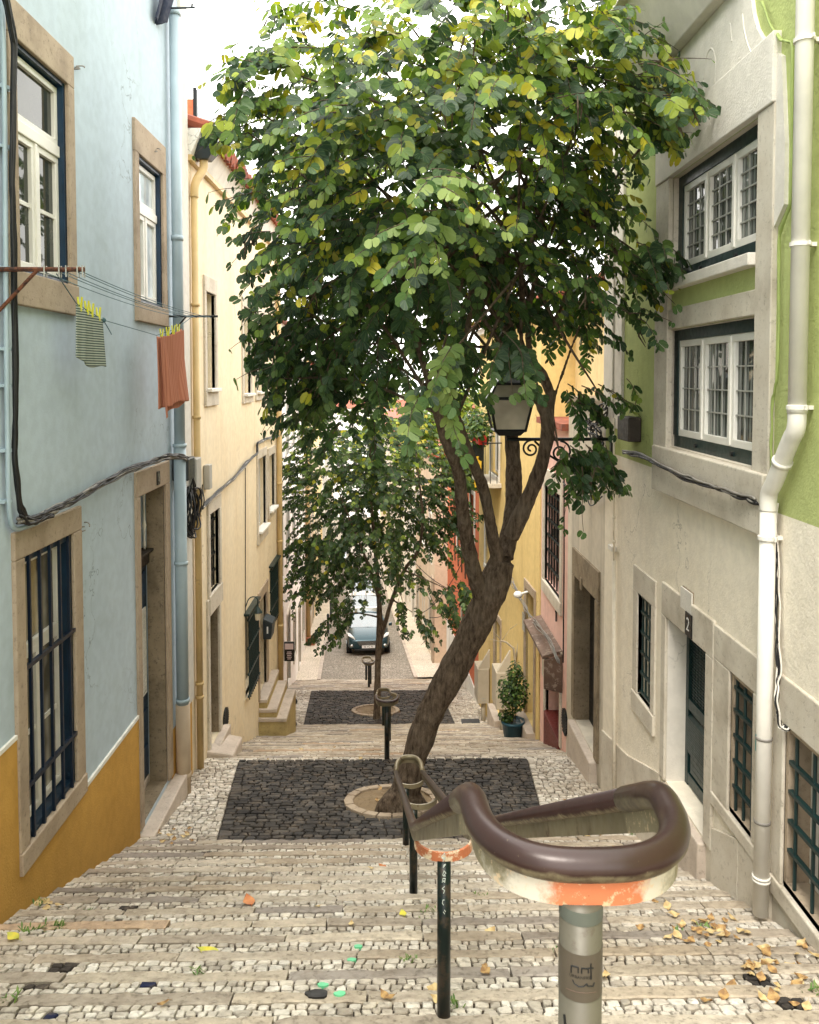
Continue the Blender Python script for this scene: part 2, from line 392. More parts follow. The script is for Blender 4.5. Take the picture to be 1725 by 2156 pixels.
# ------------------------------------------------------------------ walls with real openings
def wall_mesh(mb, fr, u0, u1, z0, z1, holes, depth=.25, w=0., back=None):
    us = sorted({u0, u1, *[h[0] for h in holes], *[h[1] for h in holes]}); us = [u for u in us if u0 <= u <= u1]
    zs = sorted({z0, z1, *[h[2] for h in holes], *[h[3] for h in holes]}); zs = [z for z in zs if z0 <= z <= z1]
    P = fr.P
    for a, b in zip(us, us[1:]):
        for c, d in zip(zs, zs[1:]):
            mu, mz = (a + b) / 2, (c + d) / 2
            if any(h[0] < mu < h[1] and h[2] < mz < h[3] for h in holes): continue
            mb.poly([P(a, w, c), P(b, w, c), P(b, w, d), P(a, w, d)])
    if depth:
        for (a, b, c, d) in [h[:4] for h in holes]:
            e = w - depth
            mb.poly([P(a, w, c), P(a, e, c), P(a, e, d), P(a, w, d)]); mb.poly([P(b, w, c), P(b, e, c), P(b, e, d), P(b, w, d)])
            mb.poly([P(a, w, c), P(b, w, c), P(b, e, c), P(a, e, c)]); mb.poly([P(a, w, d), P(b, w, d), P(b, e, d), P(a, e, d)])
    if back:
        mb.poly([P(u0, w, z0), P(u0, -back, z0), P(u0, -back, z1), P(u0, w, z1)])
        mb.poly([P(u1, w, z0), P(u1, -back, z0), P(u1, -back, z1), P(u1, w, z1)])
        mb.poly([P(u0, w, z1), P(u1, w, z1), P(u1, -back, z1), P(u0, -back, z1)])
        mb.poly([P(u0, -back, z0), P(u1, -back, z0), P(u1, -back, z1), P(u0, -back, z1)])
def surround(fr, op, l, r, t, b, proud=.03, inset=0.):
    u0, u1, z0, z1 = op; m = MB(); p = proud
    if t: m.fb(fr, u0 - l, u1 + r, -.05, p, z1, z1 + t)
    if b: m.fb(fr, u0 - l, u1 + r, -.05, p + .012, z0 - b, z0)
    if l: m.fb(fr, u0 - l, u0, -.05, p, z0, z1)
    if r: m.fb(fr, u1, u1 + r, -.05, p, z0, z1)
    return m
def grid_bars(m, fr, u0, u1, z0, z1, w, nx, nz, t):
    for i in range(1, nx): u = lin(u0, u1, i / nx); m.fb(fr, u - t / 2, u + t / 2, w - t, w, z0, z1)
    for j in range(1, nz): z = lin(z0, z1, j / nz); m.fb(fr, u0, u1, w - t * 1.1, w + .0015, z - t / 2, z + t / 2)
def casement(fr, parent, u0, u1, z0, z1, w, t, mat, pane, nx=0, nz=0, mt=.02):
    m = MB()
    m.fb(fr, u0, u1, w - .05, w, z1 - t, z1); m.fb(fr, u0, u1, w - .05, w, z0, z0 + t)
    m.fb(fr, u0, u0 + t, w - .05, w, z0 + t, z1 - t); m.fb(fr, u1 - t, u1, w - .05, w, z0 + t, z1 - t)
    m.build('sash', mat, parent, bevel=.004)
    if nx or nz:
        m = MB(); grid_bars(m, fr, u0 + t, u1 - t, z0 + t, z1 - t, w - .016, nx or 1, nz or 1, mt); m.build('glazing_bars', mat if mt > .015 else 'bar_grey', parent)
    g = MB().poly([fr.P(u0 + t, w - .03, z0 + t), fr.P(u1 - t, w - .03, z0 + t), fr.P(u1 - t, w - .03, z1 - t), fr.P(u0 + t, w - .03, z1 - t)])
    g.build('pane', pane, parent)
def lining(fr, op, depth, t, mat, parent, w1=-.004, name='lining'):
    u0, u1, z0, z1 = op; m = MB()
    m.fb(fr, u0 + .001, u1 - .001, -depth, w1, z1 - t, z1 - .001); m.fb(fr, u0 + .001, u1 - .001, -depth, w1, z0 + .001, z0 + t)
    m.fb(fr, u0 + .001, u0 + t, -depth, w1, z0 + t, z1 - t); m.fb(fr, u1 - t, u1 - .001, -depth, w1, z0 + t, z1 - t)
    return m.build(name, mat, parent)
def backing(fr, op, w, parent, mat='dark_glass', name='pane'):
    u0, u1, z0, z1 = op
    return MB().poly([fr.P(u0, w, z0), fr.P(u1, w, z0), fr.P(u1, w, z1), fr.P(u0, w, z1)]).build(name, mat, parent)
def grille(fr, op, w, nv, hs, r, mat, parent, rh=None, extend=.03, square=False):
    u0, u1, z0, z1 = op; m = MB()
    for i in range(nv):
        u = lin(u0, u1, (i + .5) / nv)
        if square: m.fb(fr, u - r, u + r, w - r, w + r, z0 - extend, z1 + extend)
        else: m.tube([fr.P(u, w, z0 - extend), fr.P(u, w, z1 + extend)], r, 6)
    for f in hs:
        z = lin(z0, z1, f); h = rh or r
        m.fb(fr, u0 - extend, u1 + extend, w - r * 1.3, w + r * 1.3, z - h, z + h)
    return m.build('grille', mat, parent)
def opening(fr, xl, xr, top, bot):
    """opening from pixels: left x, right x, (x,y) on the top edge, (x,y) on the bottom edge"""
    ym = (top[1] + bot[1]) / 2; ua, ub = fr.u(xl, ym), fr.u(xr, ym); u0, u1 = min(ua, ub), max(ua, ub)
    return (u0, u1, fr.px(*bot)[1], fr.px(*top)[1])
def text_mesh(s, size):
    c = bpy.data.curves.new('t', 'FONT'); c.body = s; c.size = size; c.align_x = 'CENTER'; c.align_y = 'CENTER'
    o = bpy.data.objects.new('t', c); COL.objects.link(o)
    bpy.context.view_layer.update()
    me = bpy.data.meshes.new_from_object(o.evaluated_get(bpy.context.evaluated_depsgraph_get()))
    vs = [v.co.copy() for v in me.vertices]; fs = [tuple(p.vertices) for p in me.polygons]
    bpy.data.objects.remove(o); bpy.data.curves.remove(c); bpy.data.meshes.remove(me)
    return vs, fs
exec_parts = None
# ================================================================== THE GROUND
WHITE = [(.74, .70, .63), (.68, .63, .56), (.78, .75, .69), (.60, .55, .48), (.70, .65, .57), (.50, .46, .40), (.74, .70, .63)]
BLACK = [(.05, .049, .05), (.07, .067, .066), (.038, .037, .039), (.10, .094, .09), (.058, .055, .053), (.04, .039, .039)]
SLAB = [(.54, .475, .385), (.50, .43, .345), (.60, .54, .45), (.44, .385, .32), (.36, .325, .295), (.64, .575, .48), (.53, .455, .36), (.57, .505, .42)]
def jit(c, a=.1): k = 1 + R.uniform(-a, a); return tuple(x * k for x in c)
def cobbles(mb, x0f, x1f, y0, y1, zf, size, colf, gap=.009, dome=.006, hump=.006, wf=1.):
    nr = max(1, round((y1 - y0) / size)); rh = (y1 - y0) / nr
    ph = [R.uniform(0, 6.28) for _ in range(nr + 1)]
    def yb(j, x):
        a = 0 if j in (0, nr) else rh * .16
        return y0 + j * rh + a * (math.sin(x * 23 / size * .075 + ph[j]) * .6 + math.sin(x * 61 / size * .075 + ph[j] * 2.3) * .5)
    for j in range(nr):
        ya_, yb_ = y0 + j * rh, y0 + (j + 1) * rh
        A0, A1 = (x0f(ya_), x0f(yb_)) if callable(x0f) else (x0f, x0f)
        B0, B1 = (x1f(ya_), x1f(yb_)) if callable(x1f) else (x1f, x1f)
        x0, x1 = (A0 + A1) / 2, (B0 + B1) / 2
        x = x0; e0 = (A0, A1)
        while x < x1 - .001:
            wd = size * wf * R.uniform(.7, 1.55); xn = x + wd
            if x1 - xn < size * .5: xn = x1
            k = size * .16
            e1 = (xn + R.uniform(-k, k), xn + R.uniform(-k, k)) if xn < x1 else (B0, B1)
            c = colf((x + xn) / 2, y0 + (j + .5) * rh)
            if c is not None:
                g = gap * R.uniform(.35, .8); cut = .04 + .16 * R.random()
                bl, br, tl, tr = e0[0], e1[0], e0[1], e1[1]
                ring = []
                for (fx, fy) in ((cut, 0), (1 - cut, 0), (1, cut), (1, 1 - cut), (1 - cut, 1), (cut, 1), (0, 1 - cut), (0, cut)):
                    xx = lin(lin(bl, br, fx), lin(tl, tr, fx), fy); yy = lin(yb(j, xx), yb(j + 1, xx), fy)
                    ring.append((xx, yy))
                cx = sum(p[0] for p in ring) / 8; cy = sum(p[1] for p in ring) / 8
                hz = R.uniform(-hump, hump); tx, ty = R.uniform(-.05, .05), R.uniform(-.05, .05)
                vs = []
                for (ins, dz) in ((g, -.03), (g, -dome * 1.2), (g + dome * .75, 0.)):
                    for (px_, py_) in ring:
                        dx, dy = cx - px_, cy - py_; l = math.hypot(dx, dy) or 1; q = min(ins * 1.15, l * .7)
                        X, Y = px_ + dx / l * q, py_ + dy / l * q
                        vs.append((X, Y, zf(X, Y) + dz + hz + (X - cx) * tx + (Y - cy) * ty))
                vs.append((cx, cy, zf(cx, cy) + hz + dome * .35))
                fs = []
                for a in (0, 8):
                    for q in range(8): fs.append((a + q, a + (q + 1) % 8, a + 8 + (q + 1) % 8, a + 8 + q))
                for q in range(8): fs.append((16 + q, 16 + (q + 1) % 8, 24))
                mb.add(vs, fs, jit(c, .14))
            x = xn; e0 = e1
def slab_row(mb, x0, x1, y0, y1, zf, th=.1, lens=(.45, 1.25), pal=SLAB):
    x = x0 + 0.
    while x < x1 - .01:
        xn = x + R.uniform(*lens)
        if x1 - xn < .25: xn = x1
        c = jit(R.choice(pal), .1)
        if R.random() < .04: c = (.60, .45, .32)
        n = max(2, int((xn - x) / .09)); dz = R.uniform(-.006, .006); sl = R.uniform(-.005, .005)
        g = .006; b = .009
        prof = [(0, -th), (0, -b), (b, 0), (y1 - y0 - b, 0), (y1 - y0, -b), (y1 - y0, -th)]
        vs = []; jy = [R.uniform(-.011, .011) for _ in range(n + 1)]; jz = [R.uniform(-.005, .005) for _ in range(n + 1)]
        for i in range(n + 1):
            X = lin(x + g, xn - g, i / n); en = (i in (0, n))
            for k, (py_, pz) in enumerate(prof):
                vs.append((X, y0 + py_ + (jy[i] if k > 2 else -jy[i] * .6), zf(X, y0 + py_) + pz + dz + sl * (2 * i / n - 1) + jz[i] - (.006 if en and k in (2, 3) else 0)))
        m = len(prof)
        fs = [(i * m + k, i * m + k + 1, (i + 1) * m + k + 1, (i + 1) * m + k) for i in range(n) for k in range(m - 1)]
        fs += [tuple(range(m))[::-1], tuple(n * m + k for k in range(m))]
        mb.add(vs, fs, c); x = xn
paintspots = []   # (point on the ground, radius, colour): stones painted or of basalt among the pale ones
def zp(img, X, Y):   # zoom pixel of the lower-left crop to photo pixel
    if img == 3: return (X * .3516, 1398 + Y * .3516)
    if img == 8: return (547.5 + X * .3516, 1432 + Y * .3516)
    if img == 7: return (1118.6 + X * .3516, 1398 + Y * .3516)
for q in [(1215, 1130), (1155, 1190), (1015, 1282), (905, 1362), (795, 1455), (695, 1540), (570, 1635), (400, 1762), (360, 1810), (215, 1922)]:
    paintspots.append((onground(*zp(3, *q)), .062, (.055, .047, .042)))
for q in [(1100, 1725), (1350, 1880), (1560, 2025)]: paintspots.append((onground(*zp(7, *q)), .075, (.05, .045, .043)))
for q in [(320, 1985), (285, 2038), (230, 2036), (265, 2105), (190, 2130), (890, 1838), (895, 1910)]: paintspots.append((onground(*zp(3, *q)), .035, (.012, .02, .07)))
def white_col(x, y):
    for p, r, c in paintspots:
        if (p.x - x) ** 2 + (p.y - y) ** 2 < r * r: return c
    return R.choice(WHITE)
RINGS = [(onground(826, 1687), .56), (onground(791, 1496), .62)]
def in_ring(x, y, pad=0.):
    return any((p.x - x) ** 2 + (p.y - y) ** 2 < (r + pad) ** 2 for p, r in RINGS)
def stairs(name, Ya, n, T, za, rise, size, cob_from=0, pal=WHITE, x0=XL, x1=XR, slabw=.112):
    base = MB(); st = MB()
    for k in range(n):
        y0 = Ya + k * T; y1 = y0 + T; z = za - rise * (k + .5)
        zf = lambda X, Y, z=z, y0=y0: z + rise * .35 - (Y - y0) / T * rise * .7
        q = [(x, y, zf(0, y) - .022 if k_ else z - .5) for k_ in (0, 1) for x, y in ((x0 - .05, y0 - .02), (x1 + .05, y0 - .02), (x1 + .05, y1 - .03), (x0 - .05, y1 - .03))]; base.hexa(q)
        slab_row(st, x0, x1, y1 - slabw + .012, y1 + .012, zf)
        if k >= cob_from: cobbles(st, x0, x1, y0 - .03, y1 - slabw, zf, size, white_col, gap=.0085, dome=.004, hump=.005)
        else: base.box(x0, x1, y0, y1 - slabw, z - .1, z - .034)
    b = base.build(name + '_bed', 'mortar'); tag(b, kind='structure')
    o = st.build(name, 'paving'); tag(o, kind='structure')
stairs('upper_steps', -.12, 26, .32, -1.536, .124, .056, 8)
stairs('middle_steps', 11.1, 25, .328, -5.29, .1232, .085)
stairs('lower_steps', 23.2, 12, .4, -9.05, .125, .11, 0, x0=-4.2, x1=2.6, slabw=.16)
def landing(name, Ya, Yb, panel, size):
    st = MB(); b = MB()
    zf = lambda X, Y: gz(Y)
    P = [panel[0], panel[1], panel[2], panel[3]]
    cw = lambda x, y: None if in_ring(x, y) else R.choice(WHITE)
    cb_ = lambda x, y: None if in_ring(x, y) else R.choice(BLACK)
    la = lambda y: lin(P[0], P[2], (y - Ya) / (Yb - Ya)); lb = lambda y: lin(P[1], P[3], (y - Ya) / (Yb - Ya))
    xl_ = XL - (.4 if Ya > 15 else 0)
    for (a_, b_, c_, s_) in ((xl_, la, cw, size * .85), (la, lb, cb_, size * .92), (lb, XR, cw, size * .85)): cobbles(st, a_, b_, Ya, Yb, zf, s_, c_, wf=1.35 if c_ is cb_ else 1., gap=.010, dome=.007, hump=.007)
    b.hexa([(XL - .6, Ya - .1, gz(Ya) - .5), (XR + .05, Ya - .1, gz(Ya) - .5), (XR + .05, Yb - .02, gz(Yb) - .5), (XL - .6, Yb - .02, gz(Yb) - .5),
            (XL - .6, Ya - .1, gz(Ya) - .022), (XR + .05, Ya - .1, gz(Ya) - .022), (XR + .05, Yb - .02, gz(Yb - .001) - .022), (XL - .6, Yb - .02, gz(Yb - .001) - .022)])
    tag(b.build(name + '_bed', 'mortar'), kind='structure')
    tag(st.build(name, 'paving'), kind='structure')
def gx(x, y): return onground(x, y).x
landing('upper_landing', 8.2, 11.1, (gx(457, 1770), gx(1160, 1770), gx(495, 1612), gx(1120, 1612)), .088)
landing('lower_landing', 19.3, 23.2, (gx(630, 1532), gx(968, 1532), gx(650, 1466), gx(930, 1466)), .12)
top = MB(); top.box(XL - .05, XR + .05, -6, -.12, -2.1, -1.536); tag(top.build('top_landing', 'pavement_cobbles'), kind='structure')
# road, pavements, kerbs below the steps
def strip(name, mat, w0, w1, dz, u0=0., u1=68.):
    m = MB(); n = 34
    vs = []
    for i in range(n + 1):
        u = lin(u0, u1, i / n)
        for w in (w0, w1):
            p = RD.P(u, w, 0); vs.append((p[0], p[1], gz(max(p[1], 28.001)) + dz))
    m.add(vs, [(2 * i, 2 * i + 1, 2 * i + 3, 2 * i + 2) for i in range(n)])
    return tag(m.build(name, mat), kind='structure')
WL, WR = -2.61, .62
strip('road', 'road_cobbles', WL - .3, WR + .3, 0.)
strip('left_pavement', 'pavement_cobbles', -3.9, WL - .12, .07); strip('right_pavement', 'pavement_cobbles', WR + .12, 3.2, .07)
for nm, w0, w1 in (('left_kerb', WL - .12, WL), ('right_kerb', WR, WR + .12)):
    m = MB(); u = 0.
    while u < 60:
        v = u + R.uniform(.8, 1.3)
        a, b = RD.P(u, 0, 0)[1], RD.P(v, 0, 0)[1]; za, zb = gz(max(a, 28.01)), gz(b)
        P = RD.P
        m.hexa([P(u, w0, za - .2), P(v - .01, w0, zb - .2), P(v - .01, w1, zb - .2), P(u, w1, za - .2), P(u, w0, za + .085), P(v - .01, w0, zb + .085), P(v - .01, w1, zb + .085), P(u, w1, za + .085)])
        u = v
    tag(m.build(nm, 'slab_stone'), kind='structure')
# terrain under everything, out to the horizon
m = MB(); ys = [-60, -6, -.12, 8.2, 11.1, 19.3, 23.2, 28, 95, 160, 900]; xs = [-600, -60, -20, 20, 60, 600]
vs = [(x, y, gz(y) - .62) for y in ys for x in xs]; nx = len(xs)
m.add(vs, [(j * nx + i, j * nx + i + 1, (j + 1) * nx + i + 1, (j + 1) * nx + i) for j in range(len(ys) - 1) for i in range(nx - 1)])
tag(m.build('ground', 'terrain'), kind='structure')
# tree pits
for i, (p, r) in enumerate(RINGS):
    lab = ('round tree pit with stone rim around the leaning tree', 'round tree pit with pale stone rim around the thin straight tree')[i]
    e = empty('tree_pit', (p.x, p.y, gz(p.y)), lab, 'tree pit', 'round tree pits')
    rim = MB(); n = 20
    for k in range(n):
        a0 = 2 * math.pi * k / n + .012; a1 = 2 * math.pi * (k + 1) / n - .012
        ri, ro = r - .1, r + .005
        q = []
        hz = R.uniform(-.006, .006)
        for dz in (-.2, .03 + hz):
            for (rr, a) in ((ri, a0), (ro, a0), (ro, a1), (ri, a1)):
                X, Y = p.x + rr * math.cos(a), p.y + rr * math.sin(a); q.append((X, Y, gz(Y) + dz))
        rim.hexa(q)
    rim.build('rim', 'limestone', e, bevel=.008)
    so = MB(); vs = []; fs = []; rings_ = 7; nn = 28
    for a in range(rings_ + 1):
        for k in range(nn):
            rr = (r - .09) * a / rings_; X, Y = p.x + rr * math.cos(2 * math.pi * k / nn), p.y + rr * math.sin(2 * math.pi * k / nn)
            vs.append((X, Y, gz(Y) + .002 + R.uniform(-.010, .014)))
    for a in range(rings_):
        for k in range(nn): fs.append((a * nn + k, a * nn + (k + 1) % nn, (a + 1) * nn + (k + 1) % nn, (a + 1) * nn + k))
    so.add(vs, fs); so.build('soil', 'soil', e)
# ================================================================== LEFT: THE BLUE HOUSE
def part(name, mat, parent, mb, smooth=False, bevel=0., label=None):
    o = mb.build(name, mat, parent, smooth, bevel)
    if label: o['label'] = label
    return o
fr = LF
U_BLUE = fr.u(398)
blue = empty('blue_house', (XL, 5, -3.4), 'pale blue stuccoed house with ochre base on the left of the steps', 'house')
w1 = opening(fr, 32.5, 140, (140, 180), (143, 600))
w2 = opening(fr, 290, 340, (339, 367), (342, 650))
w3 = opening(fr, 49, 154, (152, 1121), (157.5, 1648))
d1 = opening(fr, 294.6, 349, (350, 1017), (349, 1652))
m = MB(); wall_mesh(m, fr, -4, U_BLUE, -6.2, 6.5, [w1, w2, w3, d1], .3, back=5)
part('wall', 'blue_stucco', blue, m)
# plinth
m = MB(); ul, ur = w3[0] - .13, d1[0] - .12
zl = fr.px(30, 1558)[1]; zr = fr.px(176, 1663)[1]
wall_mesh(m, fr, -4, ul - .02, -6.2, zl, [], 0, .014); part('plinth', 'ochre_stucco', blue, m); m = MB()
wall_mesh(m, fr, ul - .02, ur, -6.2, zr, [w3], 0, .014); part('plinth', 'ochre_stucco', blue, m); m = MB()
wall_mesh(m, fr, d1[1] + .14, U_BLUE - .04, -6.2, fr.px(390, 1492)[1], [], 0, .014)
part('plinth', 'ochre_stucco', blue, m)
m = MB()
m.fb(fr, -4, ul - .02, 0, .02, zl, zl + .03); m.fb(fr, w3[1] + .2, ur, 0, .02, zr, zr + .035)
part('plinth_line', 'white_trim', blue, m)
m = MB(); m.fb(fr, U_BLUE - .30, U_BLUE + .003, -.02, .035, fr.px(390, 1492)[1] + .01, 6.5); part('corner_strip', 'grey_pilaster', blue, m, bevel=.006)
# upper window
def left_window(op, tr, lab=None, nz=0, glass_='window_glass', l=.13, r=.13, t=.2, b=.2):
    w = part('window', 'limestone', blue, surround(fr, op, l, r, t, b), bevel=.008, label=lab)
    lining(fr, op, .12, .03, 'navy', w, name='frame')
    u0, u1, z0, z1 = op[0] + .03, op[1] - .03, op[2] + .05, op[3] - .045
    zt = lin(z0, z1, tr); um = (u0 + u1) / 2
    casement(fr, w, u0, u1, zt + .05, z1, -.05, .05, 'white_paint', glass_)
    m = MB(); m.fb(fr, u0, u1, -.11, -.035, zt - .04, zt + .05); m.fb(fr, um - .02, um + .02, -.1, -.04, z0, zt - .04); part('transom', 'white_paint', w, m, bevel=.006)
    casement(fr, w, u0, um - .02, z0, zt - .04, -.05, .05, 'white_paint', glass_, 0, nz, .03)
    casement(fr, w, um + .02, u1, z0, zt - .04, -.05, .05, 'white_paint', glass_, 0, nz, .03)
    return w
left_window(w1, .66, 'larger window with divided panes beside the black cable', 2, t=.26, b=.24)
left_window(w2, .66, 'narrow window above the clothes line bracket', 0, 'painted_sky_glass', t=.33, b=.2)
# lower barred window
w = part('window', 'limestone', blue, surround(fr, w3, .15, .17, .2, .16), bevel=.01, label='tall barred window by the ochre base')
lining(fr, w3, .16, .05, 'navy', w, name='frame')
u0, u1, z0, z1 = w3[0] + .05, w3[1] - .05, w3[2] + .06, w3[3] - .05
zt = lin(z0, z1, .64); um = (u0 + u1) / 2
casement(fr, w, u0, u1, zt, z1, -.08, .055, 'dirty_white', 'low_glass')
casement(fr, w, u0, um, z0, zt, -.08, .055, 'dirty_white', 'low_glass', 0, 2, .03); casement(fr, w, um, u1, z0, zt, -.08, .055, 'dirty_white', 'low_glass', 0, 2, .03)
grille(fr, w3, .012, 5, (.2, .615), .011, 'bar_navy', w, .016, .02, True)
# door number 1
w = part('door', 'limestone', blue, surround(fr, d1, .12, .16, .26, 0), bevel=.01, label='navy door with barred transom and worn stone frame')
u0, u1, z0, z1 = d1
m = MB(); m.fb(fr, u0, u1, -.3, -.2, z0, z0 + .1); m.fb(fr, u0 - .12, u1 + .3, -.2, .16, z0 - .5, z0 - .05); part('threshold', 'slab_stone', w, m, bevel=.015)
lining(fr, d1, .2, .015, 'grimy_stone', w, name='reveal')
zt = lin(z0, z1, .76)
m = MB(); m.fb(fr, u0, u1, -.29, -.17, zt - .07, zt + .07); m.fb(fr, u0, u1, -.28, -.12, zt + .07, zt + .1); part('transom', 'dark_wood', w, m, bevel=.006)
backing(fr, (u0, u1, zt + .1, z1), -.28, w)
m = MB()
for i in range(5):
    u = lin(u0, u1, (i + .5) / 5); h = z1 - zt - .1
    rs = [.012, .02, .012, .012, .026, .012, .012, .02, .012]; m.tube([fr.P(u, -.2, zt + .1 + h * f) for f in (0, .08, .14, .3, .38, .46, .8, .9, 1)], rs, 8)
part('baluster_bars', 'dirty_white', w, m, True)
um = (u0 + u1) / 2
leaf_ = MB(); leaf_.fb(fr, u0 + .01, um - .006, -.27, -.21, z0 + .1, zt - .07); leaf_.fb(fr, um + .006, u1 - .01, -.27, -.21, z0 + .1, zt - .07)
for a, b in ((u0 + .01, um - .006), (um + .006, u1 - .01)):
    for f0, f1 in ((.03, .16), (.2, .33), (.86, .97)):
        za, zb = lin(z0 + .1, zt - .07, f0), lin(z0 + .1, zt - .07, f1); leaf_.fb(fr, a + .06, b - .06, -.212, -.19, za, zb)
part('door_leaf', 'navy', w, leaf_, bevel=.006)
m = MB()
for a, b in ((u0 + .07, um - .07), (um + .07, u1 - .07)):
    za, zb = lin(z0 + .1, zt - .07, .4), lin(z0 + .1, zt - .07, .8)
    for i in range(9): m.fb(fr, lin(a, b, i / 8) - .004, lin(a, b, i / 8) + .004, -.212, -.2, za, zb)
    for i in range(22): z = lin(za, zb, i / 21); m.fb(fr, a, b, -.211, -.199, z - .004, z + .004)
part('lattice', 'dirty_white', w, m)
m = MB(); m.ball(fr.P(um - .05, -.185, lin(z0, zt, .45)), .025, 8); part('handle', 'chrome', w, m, True)
def number_plate(fr, u, z, w, ch, label, wd=.1, ht=.15, mat='plate_black', ink='lamp_white'):
    e = empty('number_plate', fr.P(u, w, z), label, 'house number')
    m = MB(); m.fb(fr, u - wd / 2, u + wd / 2, w, w + .012, z - ht / 2, z + ht / 2); part('plate', mat, e, m, bevel=.003)
    if ch:
        vs, fs = text_mesh(ch, ht * .8); s = -1 if fr.n[0] > 0 else 1
        s = 1 if fr.n[0] > 0 else -1
        m = MB(); m.add([fr.P(u - (-v.x) * s, w + .0135, z + v.y) for v in vs], fs); part('numeral', ink, e, m)
    return e
nu, nz_ = fr.px(327, 1006); number_plate(fr, nu, nz_, .03, '1', 'black house number 1 plate over the navy door')
# ------------------------------------------------------------------ pipes and cables on the blue house
def pipe(name, label, group, pts, r, mat, collars=(), boot=None, hopper=None):
    e = empty(name, pts[0], label, 'drainpipe', group)
    m = MB(); m.tube(pts, r, 16); part('pipe', mat, e, m, True)
    if collars:
        for c in collars:
            k = MB(); c = Vector(c); k.tube([c - Vector((0, 0, .03)), c + Vector((0, 0, .03))], r * 1.16, 16); part('collar', mat, e, k, True)
    return e
P = fr.P
ub, zb = fr.px(380, 1490, .1); ut, zt_ = fr.px(371, 25, .1)
u0 = (ub + ut) / 2 + .02
zc = fr.px(378, 938, .1)[1]
e = pipe('drainpipe', 'pale blue drainpipe at the far corner of the blue house', None, [P(u0, .1, fr.px(371, 30, .1)[1]), P(u0, .1, zc)], .062, 'pipe_blue',
     [P(u0, .1, fr.px(371, 33, .1)[1]), P(u0, .1, fr.px(371, 500, .1)[1])])
m = MB(); m.tube([P(u0, .1, zc), P(u0, .1, zb)], .072, 16); part('lower_pipe', 'pipe_blue', e, m, True)
for z in (zc, zc - .14, fr.px(380, 1187, .1)[1], zb + .05): m = MB(); m.tube([P(u0, .1, z - .02), P(u0, .1, z + .02)], .082, 16); part('collar', 'pipe_blue', e, m, True)
m = MB(); m.tube([P(u0, .1, zb), P(u0, .1, gz(u0) - .1)], .086, 16); m.tube([P(u0, .1, gz(u0) + .2), P(u0, .1, gz(u0) + .26)], .094, 16); part('boot', 'pipe_beige', e, m, True)
def wob(pts, a, rr=R): return [Vector(p) + Vector((rr.uniform(-a, a), rr.uniform(-a, a), rr.uniform(-a, a))) for p in pts]
def dense(pts, n=10):
    pts = [Vector(p) for p in pts]; out = []
    for a, b in zip(pts, pts[1:]): out += [a.lerp(b, i / n) for i in range(n)]
    return out + [pts[-1]]
def onw(fr, x, y, w): u, z = fr.px(x, y, w); return fr.P(u, w, z)
def bundle(name, label, pts, n, r, spread, mat, parent=None, cat='cables', amp=.012):
    m = MB()
    for k in range(n):
        off = Vector((R.uniform(-spread, spread) * .5, R.uniform(-spread, spread), R.uniform(-spread, spread)))
        q = smooth_path(wob([Vector(p) + off for p in dense(pts, 4)], amp), 2); m.tube(q, r * R.uniform(.7, 1.3), 6)
    o = m.build(name, mat, parent, True)
    if parent is None: tag(o, label, cat)
    return o
# conduit and black riser at the left edge
q = [onw(fr, 3, -60, .04), onw(fr, 10, 180, .04), onw(fr, 13, 700, .04), onw(fr, 17, 1000, .04), onw(fr, 19, 1085, .04), onw(fr, 28, 1118, .04), onw(fr, 60, 1108, .05), onw(fr, 80, 1100, .05)]
e = empty('conduit', q[0], 'thin pale blue cable conduit along the left picture edge', 'conduit')
m = MB(); m.tube(smooth_path(q, 2), .017, 10); part('tube', 'pipe_blue', e, m, True)
for y in (185, 310, 565, 735, 812, 948, 1055):
    m = MB(); p = Vector(onw(fr, 12 + y * .006, y, .035)); m.tube([p - Vector((0, 0, .012)), p + Vector((0, 0, .012))], .026, 10); m.box(p.x - .04, p.x, p.y - .05, p.y + .05, p.z - .01, p.z + .01); part('clip', 'pipe_blue', e, m)
bundle('black_cable', 'thick black cable hanging down beside the larger blue window', [onw(fr, 2, -50, .12), onw(fr, 18, 25, .1), onw(fr, 30, 90, .09), onw(fr, 25, 380, .085), onw(fr, 30, 560, .085), onw(fr, 33, 850, .075), onw(fr, 30, 960, .07), onw(fr, 42, 1070, .07), onw(fr, 58, 1098, .07), onw(fr, 110, 1080, .07)], 7, .013, .022, 'black_rubber', amp=.005)
cb = [onw(fr, 40, 1095, .07), onw(fr, 75, 1098, .07), onw(fr, 105, 1078, .07), onw(fr, 150, 1058, .07), onw(fr, 210, 1022, .07), onw(fr, 270, 990, .07), onw(fr, 330, 970, .09), onw(fr, 355, 962, .17), onw(fr, 385, 962, .2), onw(fr, 402, 972, .14)]
e = empty('cable_bundle', cb[3], 'sagging bundle of black and grey cables across the blue house', 'cables')
bundle('black_cables', None, cb, 6, .009, .024, 'black_rubber', e); bundle('grey_cables', None, cb, 5, .010, .024, 'grey_rubber', e)
